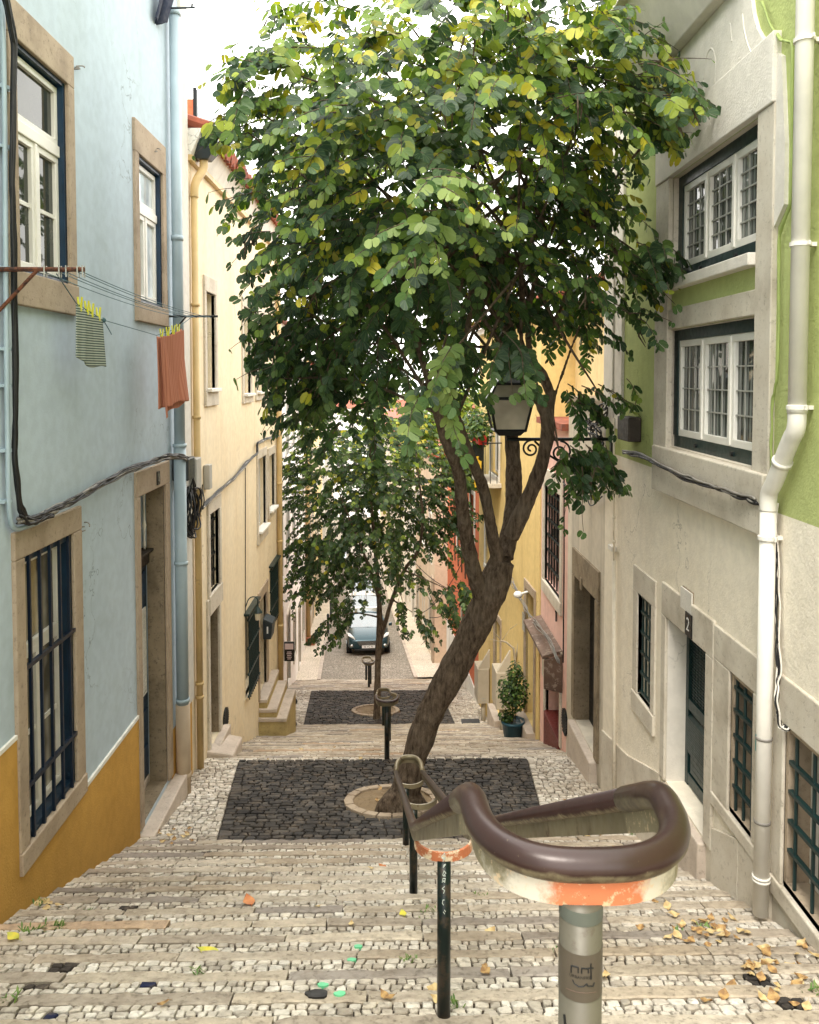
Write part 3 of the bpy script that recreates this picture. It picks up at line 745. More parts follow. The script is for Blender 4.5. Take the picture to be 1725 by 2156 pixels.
# junction boxes and coil at the corner
def wbox(name, label, cat, fr, xs, ys, w0, w1, mat, bev=.012, group=None):
    ua, za = fr.px(xs[0], ys[0], w1); ub_, zb_ = fr.px(xs[1], ys[1], w1)
    m = MB(); m.fb(fr, min(ua, ub_), max(ua, ub_), w0, w1, min(za, zb_), max(za, zb_)); o = m.build(name, mat, None, bevel=bev); tag(o, label, cat, group); return o
wbox('junction_box', 'black junction box beside the pale blue drainpipe', 'junction box', fr, (397, 411), (966, 1006), .005, .2, 'charcoal')
e = empty('meter_cabinet', P(fr.u(424), .1, fr.px(424, 990)[1]), 'grey electrical box with dangling connectors on the cream house corner', 'electrical box')
ua, za = fr.px(414, 966, .13); uc, zc_ = fr.px(425, 1026, .13)
m = MB(); m.fb(fr, ua, uc, .005, .13, zc_, za); part('case', 'box_grey', e, m, bevel=.012)
m = MB(); ud = fr.u(428); m.fb(fr, ud, ud + .16, .005, .09, zc_ - .12, zc_ + .22); part('connector_block', 'box_grey', e, m, bevel=.01)
part('loose_cables', 'black_rubber', e, (lambda m: [m.tube(smooth_path(wob(dense([onw(fr, 420 + k, 1020, .08), onw(fr, 422 + k * 1.5, 1050, .12), onw(fr, 418 + k, 1085, .09)], 3), .02)), .008, 6) for k in range(5)] and m)(MB()), True)
cc = Vector(onw(fr, 407, 1078, .12)); m = MB()
for k in range(9):
    rr = .3 + R.uniform(-.05, .05); ctr = cc + Vector((R.uniform(-.05, .05), R.uniform(-.05, .05), R.uniform(-.04, .04)))
    m.tube([ctr + Vector((.03 * math.sin(3 * a + k), .62 * rr * math.cos(a), rr * math.sin(a) * .9)) for a in [2 * math.pi * i / 26 for i in range(27)]], .011, 6)
for k in range(4): m.tube(smooth_path(wob([onw(fr, 403, 1008, .12), cc + Vector((0, -.1 + .06 * k, .3)), cc + Vector((0, -.1 + .08 * k, .2))], .03)), .01, 6)
tag(m.build('cable_coil', 'black_rubber', None, True), 'coil of black cable hanging below the junction box', 'cable coil')
# hooks
for i, (x, y, lab) in enumerate(((165, 142, 'small wire hook by the top of the larger window'), (328, 316, 'small ring hook by the top of the narrow window'), (208, 1316, 'tiny white clip right of the tall barred window'))):
    c = Vector(onw(fr, x, y, .03)); 
    if i == 2: c = Vector(onw(fr, 176, 1109, .01))
    m = MB(); m.tube([c + Vector((.05 * math.cos(a), .035 * math.sin(a) * 1.3, .03 * math.sin(a))) for a in [2 * math.pi * i_ / 14 for i_ in range(13)]], .006, 6)
    m.tube([c + Vector((-.05, 0, 0)), c + Vector((.01, 0, 0))], .006, 6); tag(m.build('wall_hook', 'grey_rubber', None, True), lab, 'hook')
# ------------------------------------------------------------------ clothes line
YA, YB = 5.55, 9.55
pA0 = Vector((XL, YA, at(0, 567, YA).z)); pA1 = Vector((at(178, 567, YA).x, YA, pA0.z))
pB0 = Vector((XL + .02, YB, at(400, 666, YB).z)); pB1 = Vector((at(459, 666, YB).x, YB, pB0.z))
e = empty('clothes_line', pA0, 'rusty brackets with cords strung along the blue house', 'clothes line')
m = MB(); m.tube([pA0, pA1], .016, 8); m.tube([pA0 + Vector((0, 0, -.28)), pA0 + Vector((.27, 0, 0))], .013, 8)
part('bracket', 'rust', e, m, label='long rusty bracket near the larger window')
m = MB(); m.tube([pB0, pB1], .013, 8); m.tube([pB0 + Vector((0, 0, -.25)), pB0 + Vector((.22, 0, 0))], .01, 8); m.tube([pB0 + Vector((.0, 0, -.4)), pB0 + Vector((0, 0, .3))], .01, 6)
part('bracket', 'iron', e, m, label='thin dark bracket by the drainpipe')
fA, fB = (.55, .72, .8, .93, .99), (.3, .5, .58, .74, .88)
for a, b in zip(fA, fB):
    p, q = pA0.lerp(pA1, a) + Vector((0, 0, -.02)), pB0.lerp(pB1, b) + Vector((0, 0, -.015))
    pts = [p.lerp(q, t) - Vector((0, 0, .10 * 4 * t * (1 - t) * .35)) for t in [i / 14 for i in range(15)]]
    m = MB(); m.tube(pts, .0035, 5); part('cord', 'cord_blue', e, m)
    m = MB(); m.tube([p + Vector((0, -.02, .045)), p + Vector((0, -.02, -.03)), p + Vector((0, .02, -.03)), p + Vector((0, .02, .045))], .005, 5); part('cord_clip', 'box_grey', e, m)
# outer cord that carries the laundry
kn = lambda x, y, Y: at(x, y, Y)
line = [pA0.lerp(pA1, .68) + Vector((0, 0, -.03)), at(162, 640, 6.3), at(218, 674, 6.75), at(330, 706, 8.35), at(372, 692, 8.9), pB0.lerp(pB1, .5)]
m = MB(); m.tube(line, .0042, 5); c = line[2]; m.ball(c, .022, 5); m.tube([c, c + Vector((.01, .08, -.06)), c + Vector((.02, .13, -.11))], .004, 5); part('cord', 'cord_blue', e, m, label='sagging outer cord carrying the towels')
def cloth_mb(tl, tr, bl, br, folds, amp, sag, seed, nx=30, ny=34, off=0.):
    rr = random.Random(seed); nrm = (tr - tl).cross(Vector((0, 0, 1))).normalized(); W = (tr - tl).length
    fl = [(rr.uniform(.05, .95), rr.uniform(.05, .13), rr.uniform(-1, 1), rr.uniform(-.12, .12)) for _ in range(int(folds * 5))]
    vs = []
    for j in range(ny + 1):
        t = j / ny
        for i in range(nx + 1):
            s = i / nx
            p = tl.lerp(tr, s).lerp(bl.lerp(br, s), t)
            w = sum(h * amp * (.2 + .8 * t ** .7) * math.exp(-((s - c - k * t) / wd) ** 2) for c, wd, h, k in fl) + .02 * t * t * math.sin(s * 3.4 + seed)
            dz = -sag * (math.sin(math.pi * ((s * 4) % 1)) * .25 + math.sin(math.pi * s)) * (1 - t) * .5 - .018 * t * math.sin(s * 4.2 + seed * 2) - .01 * t * math.sin(s * 9 + seed)
            vs.append(p + nrm * (w + off) + Vector((0, 0, dz)))
    return MB().add(vs, [(j * (nx + 1) + i, j * (nx + 1) + i + 1, (j + 1) * (nx + 1) + i + 1, (j + 1) * (nx + 1) + i) for j in range(ny) for i in range(nx)])
def towel(name, label, tl, tr, bl, br, mat, folds, amp, sag, seed):
    e = empty(name, tl, label, 'towel')
    o = part('cloth', mat, e, cloth_mb(tl, tr, bl, br, folds, amp, sag, seed), True); s = o.modifiers.new('thick', 'SOLIDIFY'); s.thickness = .008
    return e
a, b = at(160, 641, 6.28), at(214, 670, 6.72)
e1 = towel('striped_towel', 'grey green striped towel hanging nearer on the cord', a, b, at(159, 753, 6.28), at(222, 777, 6.75), 'striped_towel', 1.2, .022, .03, 3)
a2, b2 = at(330, 708, 8.35), at(381, 692, 8.95)
e2 = towel('terracotta_towel', 'terracotta ribbed towel hanging by the drainpipe', a2, b2, at(337, 866, 8.35), at(394, 838, 8.9), 'terracotta_towel', 1.8, .035, .05, 5)
part('back_layer', 'terracotta_towel', e2, cloth_mb(a2 + Vector((0, .02, -.01)), b2 + Vector((0, .0, -.01)), at(338, 880, 8.42), at(386, 846, 8.86), 1.2, .025, .03, 8, off=.035), True)
def peg(p, lab, grp):
    m = MB(); 
    for s in (-1, 1): m.hexa([p + Vector((s * .004 - .006, -.012, -.05)), p + Vector((s * .004 + .006, -.012, -.05)), p + Vector((s * .004 + .006, .012, -.05)), p + Vector((s * .004 - .006, .012, -.05)),
                              p + Vector((s * .016 - .005, -.01, .06)), p + Vector((s * .016 + .005, -.01, .06)), p + Vector((s * .016 + .005, .01, .06)), p + Vector((s * .016 - .005, .01, .06))])
    tag(m.build('clothes_peg', 'peg_yellow', None), lab, 'clothes peg', grp)
for i, t in enumerate((.16, .42, .6, .88)): peg(a.lerp(b, t) + Vector((.0, 0, .015)), ['first', 'second', 'third', 'fourth'][i] + ' yellow peg from the window end of the striped towel', 'pegs on the striped towel')
for i, t in enumerate((.2, .45, .68, .88)): peg(a2.lerp(b2, t) + Vector((.0, 0, .0)), ['first', 'second', 'third', 'fourth'][i] + ' yellow peg from the window end of the terracotta towel', 'pegs on the terracotta towel')
# dark garment and its bracket high at the top
c = at(350, 6, 9.4)
e = towel('dark_garment', 'dark navy garment hanging at the top of the blue house', at(338, -40, 9.2), at(374, -34, 9.6), at(322, 40, 9.1), at(352, 50, 9.45), 'cloth_navy', 1.4, .05, 0, 9)
m = MB(); m.tube([Vector((XL, 9.5, at(390, 18, 9.5).z)), at(411, 16, 9.5)], .012, 8); m.tube([at(404, 17, 9.5), at(405, 8, 9.5)], .012, 6)
tag(m.build('rail_bracket', 'charcoal', None), 'small dark bracket jutting out above the drainpipe top', 'bracket')
# ================================================================== LEFT: THE CREAM HOUSE
U_C1 = fr.u(585); ZC = fr.px(408, 352)[1]
cream = empty('cream_house', (XL, 14, -6), 'cream stuccoed house with tiled eave next to the blue house', 'house')
ops = {}
ops['a'] = opening(fr, 432, 452, (452, 622), (452, 824)); ops['b'] = opening(fr, 511, 527, (527, 652), (527, 833)); ops['c'] = opening(fr, 538.5, 555, (555, 668), (555, 828))
ops['d'] = opening(fr, 542, 559, (559, 957), (559, 1106)); ops['e'] = opening(fr, 565, 577, (577, 953), (577, 1068))
ops['f'] = opening(fr, 440, 460, (460, 1068), (460, 1230)); ops['door'] = opening(fr, 440, 460, (460, 1266), (459, 1545))
ops['g'] = opening(fr, 515, 538, (538, 1263), (538, 1424)); ops['h'] = opening(fr, 567, 583.5, (583, 1174), (583, 1294)); ops['door2'] = opening(fr, 545, 560, (560, 1243), (558, 1446))
m = MB(); wall_mesh(m, fr, U_BLUE + .005, U_C1, -9, ZC + .3, list(ops.values()), .22, back=5); part('wall', 'cream_stucco', cream, m)
m = MB(); m.fb(fr, U_BLUE + .06, U_C1 + .1, 0, .07, ZC, ZC + .07); part('gutter_line', 'pipe_ochre', cream, m)
m = MB(); m.hexa([fr.P(U_BLUE + .06, -.02, ZC + .07), fr.P(U_C1 + .1, -.02, ZC + .07), fr.P(U_C1 + .1, .05, ZC + .07), fr.P(U_BLUE + .06, .05, ZC + .07),
                  fr.P(U_BLUE + .06, -.02, ZC + .4), fr.P(U_C1 + .1, -.02, ZC + .4), fr.P(U_C1 + .1, .2, ZC + .4), fr.P(U_BLUE + .06, .2, ZC + .4)]); part('cornice', 'white_trim', cream, m)
m = MB(); u = U_BLUE + .15
while u < U_C1 + .1:
    z0 = ZC + .41; sl = .32
    for k in range(9):
        pass
    m.tube([fr.P(u, .30 + R.uniform(-.02, .02), z0 + R.uniform(-.01, .01)), fr.P(u, -1.9, z0 + 2.2 * sl)], .085, 8)
    m.tube([fr.P(u + .09, .27 + R.uniform(-.02, .02), z0 - .03), fr.P(u + .09, -1.9, z0 - .03 + 2.2 * sl)], .07, 6); u += .18
part('roof', 'roof_tile', cream, m)
def small_window(op, t=.16, b=.12, lr=.1, lab=None, g='window_glass', sill=True, nz=2):
    w = part('window', 'pale_limestone', cream, surround(fr, op, lr, lr, t, b), bevel=.008, label=lab)
    um = (op[0] + op[1]) / 2
    casement(fr, w, op[0] + .01, um, op[2] + .01, op[3] - .01, -.1, .06, 'white_paint', g, 0, nz, .03); casement(fr, w, um, op[1] - .01, op[2] + .01, op[3] - .01, -.1, .06, 'white_paint', g, 0, nz, .03)
    if sill: m = MB(); m.fb(fr, op[0] - .03, op[1] + .03, -.05, .1, op[2] + .002, op[2] + .05); part('sill', 'white_trim', w, m, bevel=.006)
for k in 'abcde': small_window(ops[k], .22 if k == 'a' else .16, .2 if k in 'ad' else .12, g='painted_sky_glass' if k in 'bc' else 'window_glass')
w = part('window', 'pale_limestone', cream, surround(fr, ops['f'], .12, .12, .2, .28), bevel=.008, label='tall window with dark iron bars above the cream doorway'); backing(fr, ops['f'], -.18, w); grille(fr, ops['f'], -.06, 5, (.2, .42, .64, .86), .013, 'iron', w, .02)
w = part('door', 'pale_limestone', cream, surround(fr, ops['door'], .12, .12, .22, 0), bevel=.01, label='doorway with stone frame below the barred window')
op = ops['door']; m = MB(); m.fb(fr, op[0], op[1], -.22, -.2, op[2], op[3]); part('door_leaf', 'dark_wood', w, m)
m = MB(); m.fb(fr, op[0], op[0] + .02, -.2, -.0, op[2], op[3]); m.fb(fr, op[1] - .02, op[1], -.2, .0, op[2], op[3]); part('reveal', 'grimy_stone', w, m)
m = MB(); m.fb(fr, op[0] - .15, op[1] + .3, -.2, .12, op[2] - .5, op[2] - .01); part('threshold', 'slab_stone', w, m, bevel=.015)
for k, lab in (('g', 'window behind a projecting dark green cage'), ('h', 'small window behind dark green bars near the gutter pipe')):
    w = part('window', 'cream_stucco', cream, surround(fr, ops[k], .03, .03, .03, .03, .012), label=lab); backing(fr, ops[k], -.15, w)
    op = ops[k]; g = grille(fr, op, .07 if k == 'g' else .03, 9, (.03, .3, .62, .97), .012, 'dark_green', w, .016, .04)
    m = MB(); m.fb(fr, op[0] - .04, op[1] + .04, 0, .1, op[3] + .03, op[3] + .07); part('cage_top', 'dark_green', w, m)
op = ops['door2']; w = part('door', 'limestone', cream, surround(fr, op, .1, .22, .2, 0), bevel=.01, label='doorway above the three stone stoop steps')
m = MB(); m.fb(fr, op[0], op[1], -.21, -.18, op[2], op[3]); part('door_leaf', 'dark_wood', w, m)
# ochre gutter pipe at the near corner with its black hopper
uo = fr.u(407) - .02; Pq = fr.P
hz = fr.px(420, 308, .2)[1]
e = empty('rain_pipe', Pq(uo, .1, -1), 'ochre drainpipe with black hopper at the near end of the cream house', 'drainpipe')
uh = uo + .12; m = MB(); ztop = fr.px(418, 266, .25)[1]; zbot = fr.px(418, 308, .25)[1]
m.hexa([Pq(uh - .1, .08, zbot), Pq(uh + .1, .08, zbot), Pq(uh + .1, .24, zbot), Pq(uh - .1, .24, zbot), Pq(uh - .17, .02, zbot + .16), Pq(uh + .17, .02, zbot + .16), Pq(uh + .17, .36, zbot + .16), Pq(uh - .17, .36, zbot + .16)])
m.fb(fr, uh - .18, uh + .18, .02, .38, zbot + .16, ztop); part('hopper', 'charcoal', e, m, bevel=.008)
m = MB(); m.tube(smooth_path([Pq(uh, .16, zbot), Pq(uh, .16, zbot - .12), Pq(uo, .07, zbot - .3), Pq(uo, .06, zbot - .5)], 2), .055, 12); part('elbow', 'pipe_ochre', e, m, True)
m = MB(); m.tube([Pq(uo, .06, zbot - .5), Pq(uo, .06, gz(uo) - .1)], .045, 12); part('pipe', 'pipe_ochre', e, m, True)
for y in (640, 880, 1460, 1490): m = MB(); p = Vector(Pq(uo, .06, fr.px(407, y, .06)[1])); m.tube([p - Vector((0, 0, .02)), p + Vector((0, 0, .02))], .056, 12); part('collar', 'pipe_ochre', e, m, True)
uo2 = fr.u(582)
pipe('rain_pipe', 'ochre gutter pipe at the far end of the cream house', None, [Pq(uo2, .07, ZC), Pq(uo2, .07, -7.3)], .06, 'pipe_ochre', [Pq(uo2, .07, z) for z in (-.3, -2.4, -3.7, -5.6)])
cb = [onw(fr, 425, 1070, .06), onw(fr, 450, 1043, .06), onw(fr, 490, 1010, .06), onw(fr, 520, 975, .06), onw(fr, 541, 955, .06), onw(fr, 542, 934, .06), onw(fr, 560, 925, .06), onw(fr, 588, 918, .06)]
e = empty('cable_bundle', cb[2], 'bundle of grey cables climbing across the cream house', 'cables')
bundle('black_cables', None, cb, 3, .009, .03, 'black_rubber', e); bundle('grey_cables', None, cb, 4, .011, .03, 'grey_rubber', e)
m = MB(); m.tube([onw(fr, 517, 978, .02), onw(fr, 517, 1300, .02)], .008, 6); tag(m.build('drop_cable', 'black_rubber', None), 'thin vertical cable running down the cream wall', 'cable')
# lamp, mailbox, vent, stoops
c = Vector(onw(fr, 543, 1292, .22)); e = empty('wall_lantern', c, 'small green wall lantern beside the green window cage', 'wall lamp')
m = MB(); m.tube(smooth_path([c + Vector((-.22, 0, .1)), c + Vector((-.15, 0, .3)), c + Vector((0, 0, .3)), c + Vector((0, 0, .12))], 2), .010, 8); part('arm', 'dark_green', e, m, True)
m = MB(); m.lathe(c, [(.01, .14), (.03, .11), (.085, .03), (.09, .02)], 12); part('shade', 'dark_green', e, m)
m = MB(); m.lathe(c, [(.06, .02), (.045, -.11), (.01, -.12)], 8); part('lamp_glass', 'lantern_glass', e, m)
ua, za = fr.px(566, 1309, .12); e = empty('mailbox', Pq(ua, 0, za), 'black metal mailbox beside the small green barred window', 'mailbox')
m = MB(); hh = .36; m.hexa([Pq(ua, .005, za - hh), Pq(ua + .42, .005, za - hh), Pq(ua + .42, .16, za - hh), Pq(ua, .16, za - hh), Pq(ua, .005, za + .06), Pq(ua + .42, .005, za + .06), Pq(ua + .42, .2, za - .03), Pq(ua, .2, za - .03)]); part('case', 'charcoal', e, m, bevel=.01)
m = MB(); m.fb(fr, ua - .003, ua - .001, .08, .11, za - .24, za - .1); part('emblem', 'lamp_white', e, m)
def oval_vent(fr, x, y, ru, rz, lab):
    u, z = fr.px(x, y); m = MB(); n = 20
    for w0, w1, k in ((.002, .02, 1.),):
        rg = [(math.cos(2 * math.pi * i / n), math.sin(2 * math.pi * i / n)) for i in range(n)]
        m.add([fr.P(u + ru * a * k, w, z + rz * b * k) for w in (w0, w1) for a, b in rg], [(i, (i + 1) % n, n + (i + 1) % n, n + i) for i in range(n)] + [tuple(n + i for i in range(n))])
    for i in range(-4, 5): h = rz * i / 5; hw = ru * math.sqrt(max(0, 1 - (h / rz) ** 2)); m.fb(fr, u - hw, u + hw, .02, .03, z + h - .008, z + h + .008)
    tag(m.build('oval_vent', 'iron', None), lab, 'vent')
oval_vent(fr, 474, 1513, .17, .17, 'dark oval vent low on the cream wall')
m = MB(); m.hexa([(-2.7, 11.35, -6), (-2.3, 11.35, -6), (-2.36, 12.3, -6), (-2.7, 12.3, -6), (-2.7, 11.35, -5.28), (-2.29, 11.35, -5.34), (-2.34, 12.3, -5.5), (-2.7, 12.3, -5.43)])
tag(m.build('stone_slab', 'slab_stone', None, bevel=.03), 'pale worn stone slab step at the cream doorway', 'stone step')
stone('stained_step', (.50, .40, .18), (.40, .31, .14), dirt=(.14, .1, .05), amt=.6)
e = empty('stoop', (-2.4, 16.3, -7), 'three stone stoop steps with yellowed ends by the cream house', 'stoop')
for x1, zt_, y0, y1 in ((-2.5, -6.28, 15.66, 17.3), (-2.31, -6.46, 15.63, 17.15), (-2.12, -6.63, 15.6, 17.1)):
    m = MB(); m.box(-2.7, x1 - .004, y0 + .03, y1 - .02, -8.2, zt_ - .07); part('step_body', 'stained_step', e, m, bevel=.01)
    m = MB(); m.box(-2.7, x1, y0, y1, zt_ - .07, zt_); part('tread', 'slab_stone', e, m, bevel=.012)
for x, y, lab in ((619, 1479, 'dark stone ball beyond the far end of the stoop'), (616, 1528, 'dark stone ball by the near end of the stoop')):
    p = onground(x, y + 5); m = MB(); m.ball((p.x, p.y, p.z + .09), .1, 8, .85); tag(m.build('stone_ball', 'charcoal', None, True), lab, 'stone ball')
# rooftop structure over the cream house
e = empty('rooftop_room', (-3.6, 16, 3.2), 'grey panelled rooftop terrace with red edge above the cream roof', 'rooftop terrace')
zt_ = at(410, 213, 13.).z; xr = at(411, 250, 13.).x
m = MB(); m.box(-7, xr - .02, 13, 19.5, 2.6, zt_ - .35); part('wall', 'brown_wood', e, m)
m = MB(); m.box(-7.1, xr, 12.9, 19.6, zt_ - .35, zt_); part('edge', 'orange_stucco', e, m)
for i in range(6):
    y0 = 12.9 + i * 1.12; m = MB(); m.box(xr + .03, xr + .06, y0 + .02, y0 + 1.1, zt_ - 1.0, zt_ + .15); part('panel', 'grey_panel', e, m)
m = MB()
for i in range(7): m.box(xr + .0, xr + .05, 12.9 + i * 1.12 - .02, 12.9 + i * 1.12 + .02, zt_ - 1.3, zt_ + .17)
part('railing_post', 'iron', e, m)
# ================================================================== LEFT: FAR ROW
def far_house(fr, name, label, cat, u0, u1, z0, z1, mat, rows, wd=1.0, roof=True, seed=1, doors=True, frm='white_trim', roofmat='roof_tile', pane='dark_glass', base=True):
    rr = random.Random(seed); e = empty(name, fr.P((u0 + u1) / 2, -1, z0), label, cat)
    holes = []; n = max(1, int((u1 - u0) / 2.3)); 
    for ri, (za, zb) in enumerate(rows):
        for i in range(n):
            uc = u0 + (u1 - u0) * (i + .5) / n + rr.uniform(-.1, .1)
            gzv = gz(fr.P(uc, 0, 0)[1])
            if ri == 0: holes.append((uc - .5, uc + .5, gzv + (.1 if i % 2 == 0 else .9), gzv + 2.3, ri))
            else: holes.append((uc - wd / 2, uc + wd / 2, za, zb, ri))
    m = MB(); wall_mesh(m, fr, u0, u1, z0, z1, holes, .2, back=6); part('wall', mat, e, m)
    for h in holes:
        op = h[:4]; isd = h[4] == 0 and op[3] - op[2] > 1.9
        w = part('door' if isd else 'window', 'pale_limestone' if h[4] == 0 else frm, e, surround(fr, op, .1, .1, .12, 0 if isd else .1))
        if isd: m = MB(); m.fb(fr, op[0], op[1], -.2, -.15, op[2], op[3]); part('door_leaf', rr.choice(['dark_wood', 'dark_green', 'brown_wood']), w, m)
        else: casement(fr, w, op[0], op[1], op[2], op[3], -.1, .06, 'white_paint', pane, 2, 2, .04)
    if roof:
        m = MB(); m.fb(fr, u0, u1, -.05, .16, z1 + .002, z1 + .14); part('cornice', 'white_trim', e, m)
        m = MB(); m.hexa([fr.P(u0, .3, z1 + .14), fr.P(u1, .3, z1 + .14), fr.P(u1, -3, z1 + .14), fr.P(u0, -3, z1 + .14), fr.P(u0, .3, z1 + .2), fr.P(u1, .3, z1 + .2), fr.P(u1, -3, z1 + 1.3), fr.P(u0, -3, z1 + 1.3)]); part('roof', roofmat, e, m)
    return e
far_house(FL, 'white_house', 'white house with dark windows below the cream house', 'house', -9.7, 5.6, -13, 1.2, 'white_stucco', [(0, 0), (-5.6, -3.8), (-2.4, -.5)], seed=3)
far_house(FL, 'tan_house', 'tan house with yellow corner pipe beyond the white house', 'house', 5.62, 14, -15, .2, 'tan_stucco', [(0, 0), (-7.6, -5.8), (-4.2, -2.4)], seed=4)
far_house(FL, 'cream_terrace', 'cream terrace house past the tan house on the left', 'house', 14.02, 26, -17, .4, 'pale_yellow_stucco', [(0, 0), (-9.3, -7.5), (-6, -4.2), (-2.6, -.9)], seed=5)
far_house(FL, 'white_terrace', 'long white terrace at the far left end of the street', 'house', 26.02, 62, -22, -1.2, 'white_stucco', [(0, 0), (-11.5, -9.8), (-8, -6.2), (-4.6, -2.9)], seed=6)
# sign board, pipe foot, bollards
p = Vector(onw(FL, 609, 1374, .5)); 
e = empty('sign_board', p, 'black notice board with pink heading on the white house', 'sign')
Yc = p.y; c0 = at(598.5, 1352, Yc); c1 = at(620, 1392, Yc)
m = MB(); m.box(c0.x, c1.x, Yc, Yc + .05, c1.z, c0.z); part('board', 'plate_black', e, m)
m = MB(); m.box(c0.x + .02, c1.x - .02, Yc - .006, Yc, lin(c1.z, c0.z, .62), lin(c1.z, c0.z, .92)); part('heading', 'sign_pink', e, m)
m = MB()
for i in range(5): z = lin(c1.z, c0.z, .12 + .09 * i); l = (.5, .7, .55, .75, .6)[i] * (c1.x - c0.x) / 2; xm = (c0.x + c1.x) / 2; m.box(xm - l * .7, xm + l * .7, Yc - .005, Yc, z - .008, z + .008)
part('lettering', 'sign_pink', e, m)
up = FL.u(643); pz = lambda z: FL.P(up, .1, z); gp = gz(FL.P(up, 0, 0)[1])
pipe('rain_pipe', 'yellow drainpipe standing on a terracotta block down the street', None, [pz(gp + .4), pz(.9)], .09, 'pipe_ochre', [pz(gp + 2), pz(gp + 4.5)])
m = MB(); q = FL.P(up, .18, 0); m.box(q[0] - .2, q[0] + .2, q[1] - .2, q[1] + .2, gp, gp + .42); tag(m.build('pipe_block', 'terracotta', None, bevel=.02), 'terracotta block at the foot of the yellow drainpipe', 'block')
for i, (x, y, lab) in enumerate(((691, 1335, 'nearer thin dark bollard on the left kerb'), (697, 1305, 'farther thin dark bollard on the left kerb'))):
    p = onground(x, y); m = MB(); m.lathe((p.x, p.y, gz(p.y)), [(.06, 0), (.055, .8), (.065, .82), (.065, .9), (.03, .95)], 10); tag(m.build('bollard', 'charcoal', None), lab, 'bollard', 'bollards on the left kerb')
# far end of the street
e = far_house(Fr(-30, 120, 1e5, 1), 'far_block', 'pale block closing the far end of the street', 'building', 0, 60, -22, -5, 'white_stucco', [(0, 0), (-14.5, -12.5), (-10, -8)], wd=1.2, seed=8, doors=False)
# ================================================================== RIGHT: THE GREEN HOUSE
fr = RF
U_G = fr.u(1275); ZB = fr.px(1300, 958)[1]
green = empty('green_house', (XR, 5, -3), 'green house with beige lower storey and white downpipe on the right', 'house')
gw1 = opening(fr, 1418, 1605, (1605, 242), (1600, 531)); gw2 = opening(fr, 1407, 1598, (1598, 664), (1596, 990))
sw = opening(fr, 1343.6, 1373.5, (1373, 1272), (1372, 1498)); d2 = opening(fr, 1403, 1488, (1488, 1371), (1486, 1770))
bw = opening(fr, 1537, 1588, (1588, 1454), (1586, 1772)); bw2 = opening(fr, 1652, 1772, (1653, 1521), (1653, 1869))
m = MB(); wall_mesh(m, fr, -4, U_G, -6.3, ZB, [sw, d2, bw, bw2, (gw2[0], gw2[1], gw2[2], ZB + .001)], .26); part('wall', 'beige_stucco', green, m, label='beige stucco lower wall')
m = MB(); wall_mesh(m, fr, -4, U_G, ZB, 5.5, [gw1, (gw2[0], gw2[1], ZB - .001, gw2[3])], .26, back=6); part('wall', 'green_stucco', green, m, label='green stucco upper wall')
# corner pilaster, stone frames and bay
up0, up1 = fr.u(1312), U_G
m = MB(); m.fb(fr, up0, up1 + .003, -.02, .03, ZB + .3, 5.5); m.fb(fr, up0 + .3, up1 - .06, .03, .05, ZB + .35, 5.5); part('corner_pilaster', 'gable_plaster', green, m, bevel=.008)
m = MB(); uj0, uj1 = gw1[0] - .0, gw1[1]
zt_ = gw1[3]; zs = fr.px(1600, 545)[1]
ul = fr.u(1640, 400); 
m.fb(fr, ul, gw1[0], -.02, .04, gw2[2] - .32, zt_ + .0); part('bay_jamb', 'pale_limestone', green, m, bevel=.008); m = MB()
m.fb(fr, gw1[1], fr.u(1388, 600), -.02, .04, gw2[2] - .32, zt_ + .0)
part('bay_jamb', 'pale_limestone', green, m, bevel=.008)
m = MB(); m.fb(fr, ul, fr.u(1392, 350), -.02, .055, zt_ + .002, zt_ + .46); part('lintel', 'gable_plaster', green, m, bevel=.008)
m = MB(); m.fb(fr, gw2[0] + .002, gw2[1] + .05, -.02, .03, gw2[3] + .002, gw2[3] + .18); part('lintel', 'pale_limestone', green, m, bevel=.008, label='stone band between the two large windows')
m = MB(); m.fb(fr, gw1[0] + .002, gw1[1] - .002, -.02, .09, gw1[2] - .09, gw1[2] - .002); part('window_ledge', 'gable_plaster', green, m, bevel=.008)
m = MB(); m.fb(fr, ul, fr.u(1388), -.02, .075, gw2[2] - .42, gw2[2] - .002); part('apron', 'pale_limestone', green, m, bevel=.012)
# plaster gable panel with scrolled side
zc = fr.px(1414, 137)[1]; zl = zt_ + .46
pts = []
us = fr.u(1392, 200)
sc = [fr.px(1590, -60), fr.px(1590, 0), fr.px(1594, 30), fr.px(1602, 60), fr.px(1620, 90), fr.px(1640, 108), fr.px(1655, 117)]
P = fr.P
rb_ = [fr.px(*q) for q in [(1632, 490), (1640, 475), (1660, 430), (1662, 300), (1655, 118), (1640, 108), (1620, 90), (1602, 60), (1594, 30), (1590, 0), (1587, -90)]]
def uright(z):
    for (ua_, za_), (ub_2, zb_2) in zip(rb_, rb_[1:]):
        if za_ <= z <= zb_2: return lin(ua_, ub_2, (z - za_) / max(1e-6, zb_2 - za_))
    return rb_[0][0] if z < rb_[0][1] else rb_[-1][0]
m = MB(); zs_ = sorted([q[1] for q in rb_] + [zl, zl - .001] + [lin(rb_[0][1], zc + .5, i / 40) for i in range(41)]); zs_ = [z for z in zs_ if rb_[0][1] <= z <= zc + .5]
for za_, zb_2 in zip(zs_, zs_[1:]):
    lf = us if (za_ + zb_2) / 2 > zl - .0005 else ul + .03
    a_, b_ = uright(za_), uright(zb_2)
    m.poly([P(lf, .028, za_), P(a_, .028, za_), P(b_, .028, zb_2), P(lf, .028, zb_2)]); m.poly([P(a_, -.01, za_), P(a_, .028, za_), P(b_, .028, zb_2), P(b_, -.01, zb_2)])
part('gable_panel', 'gable_plaster', green, m)
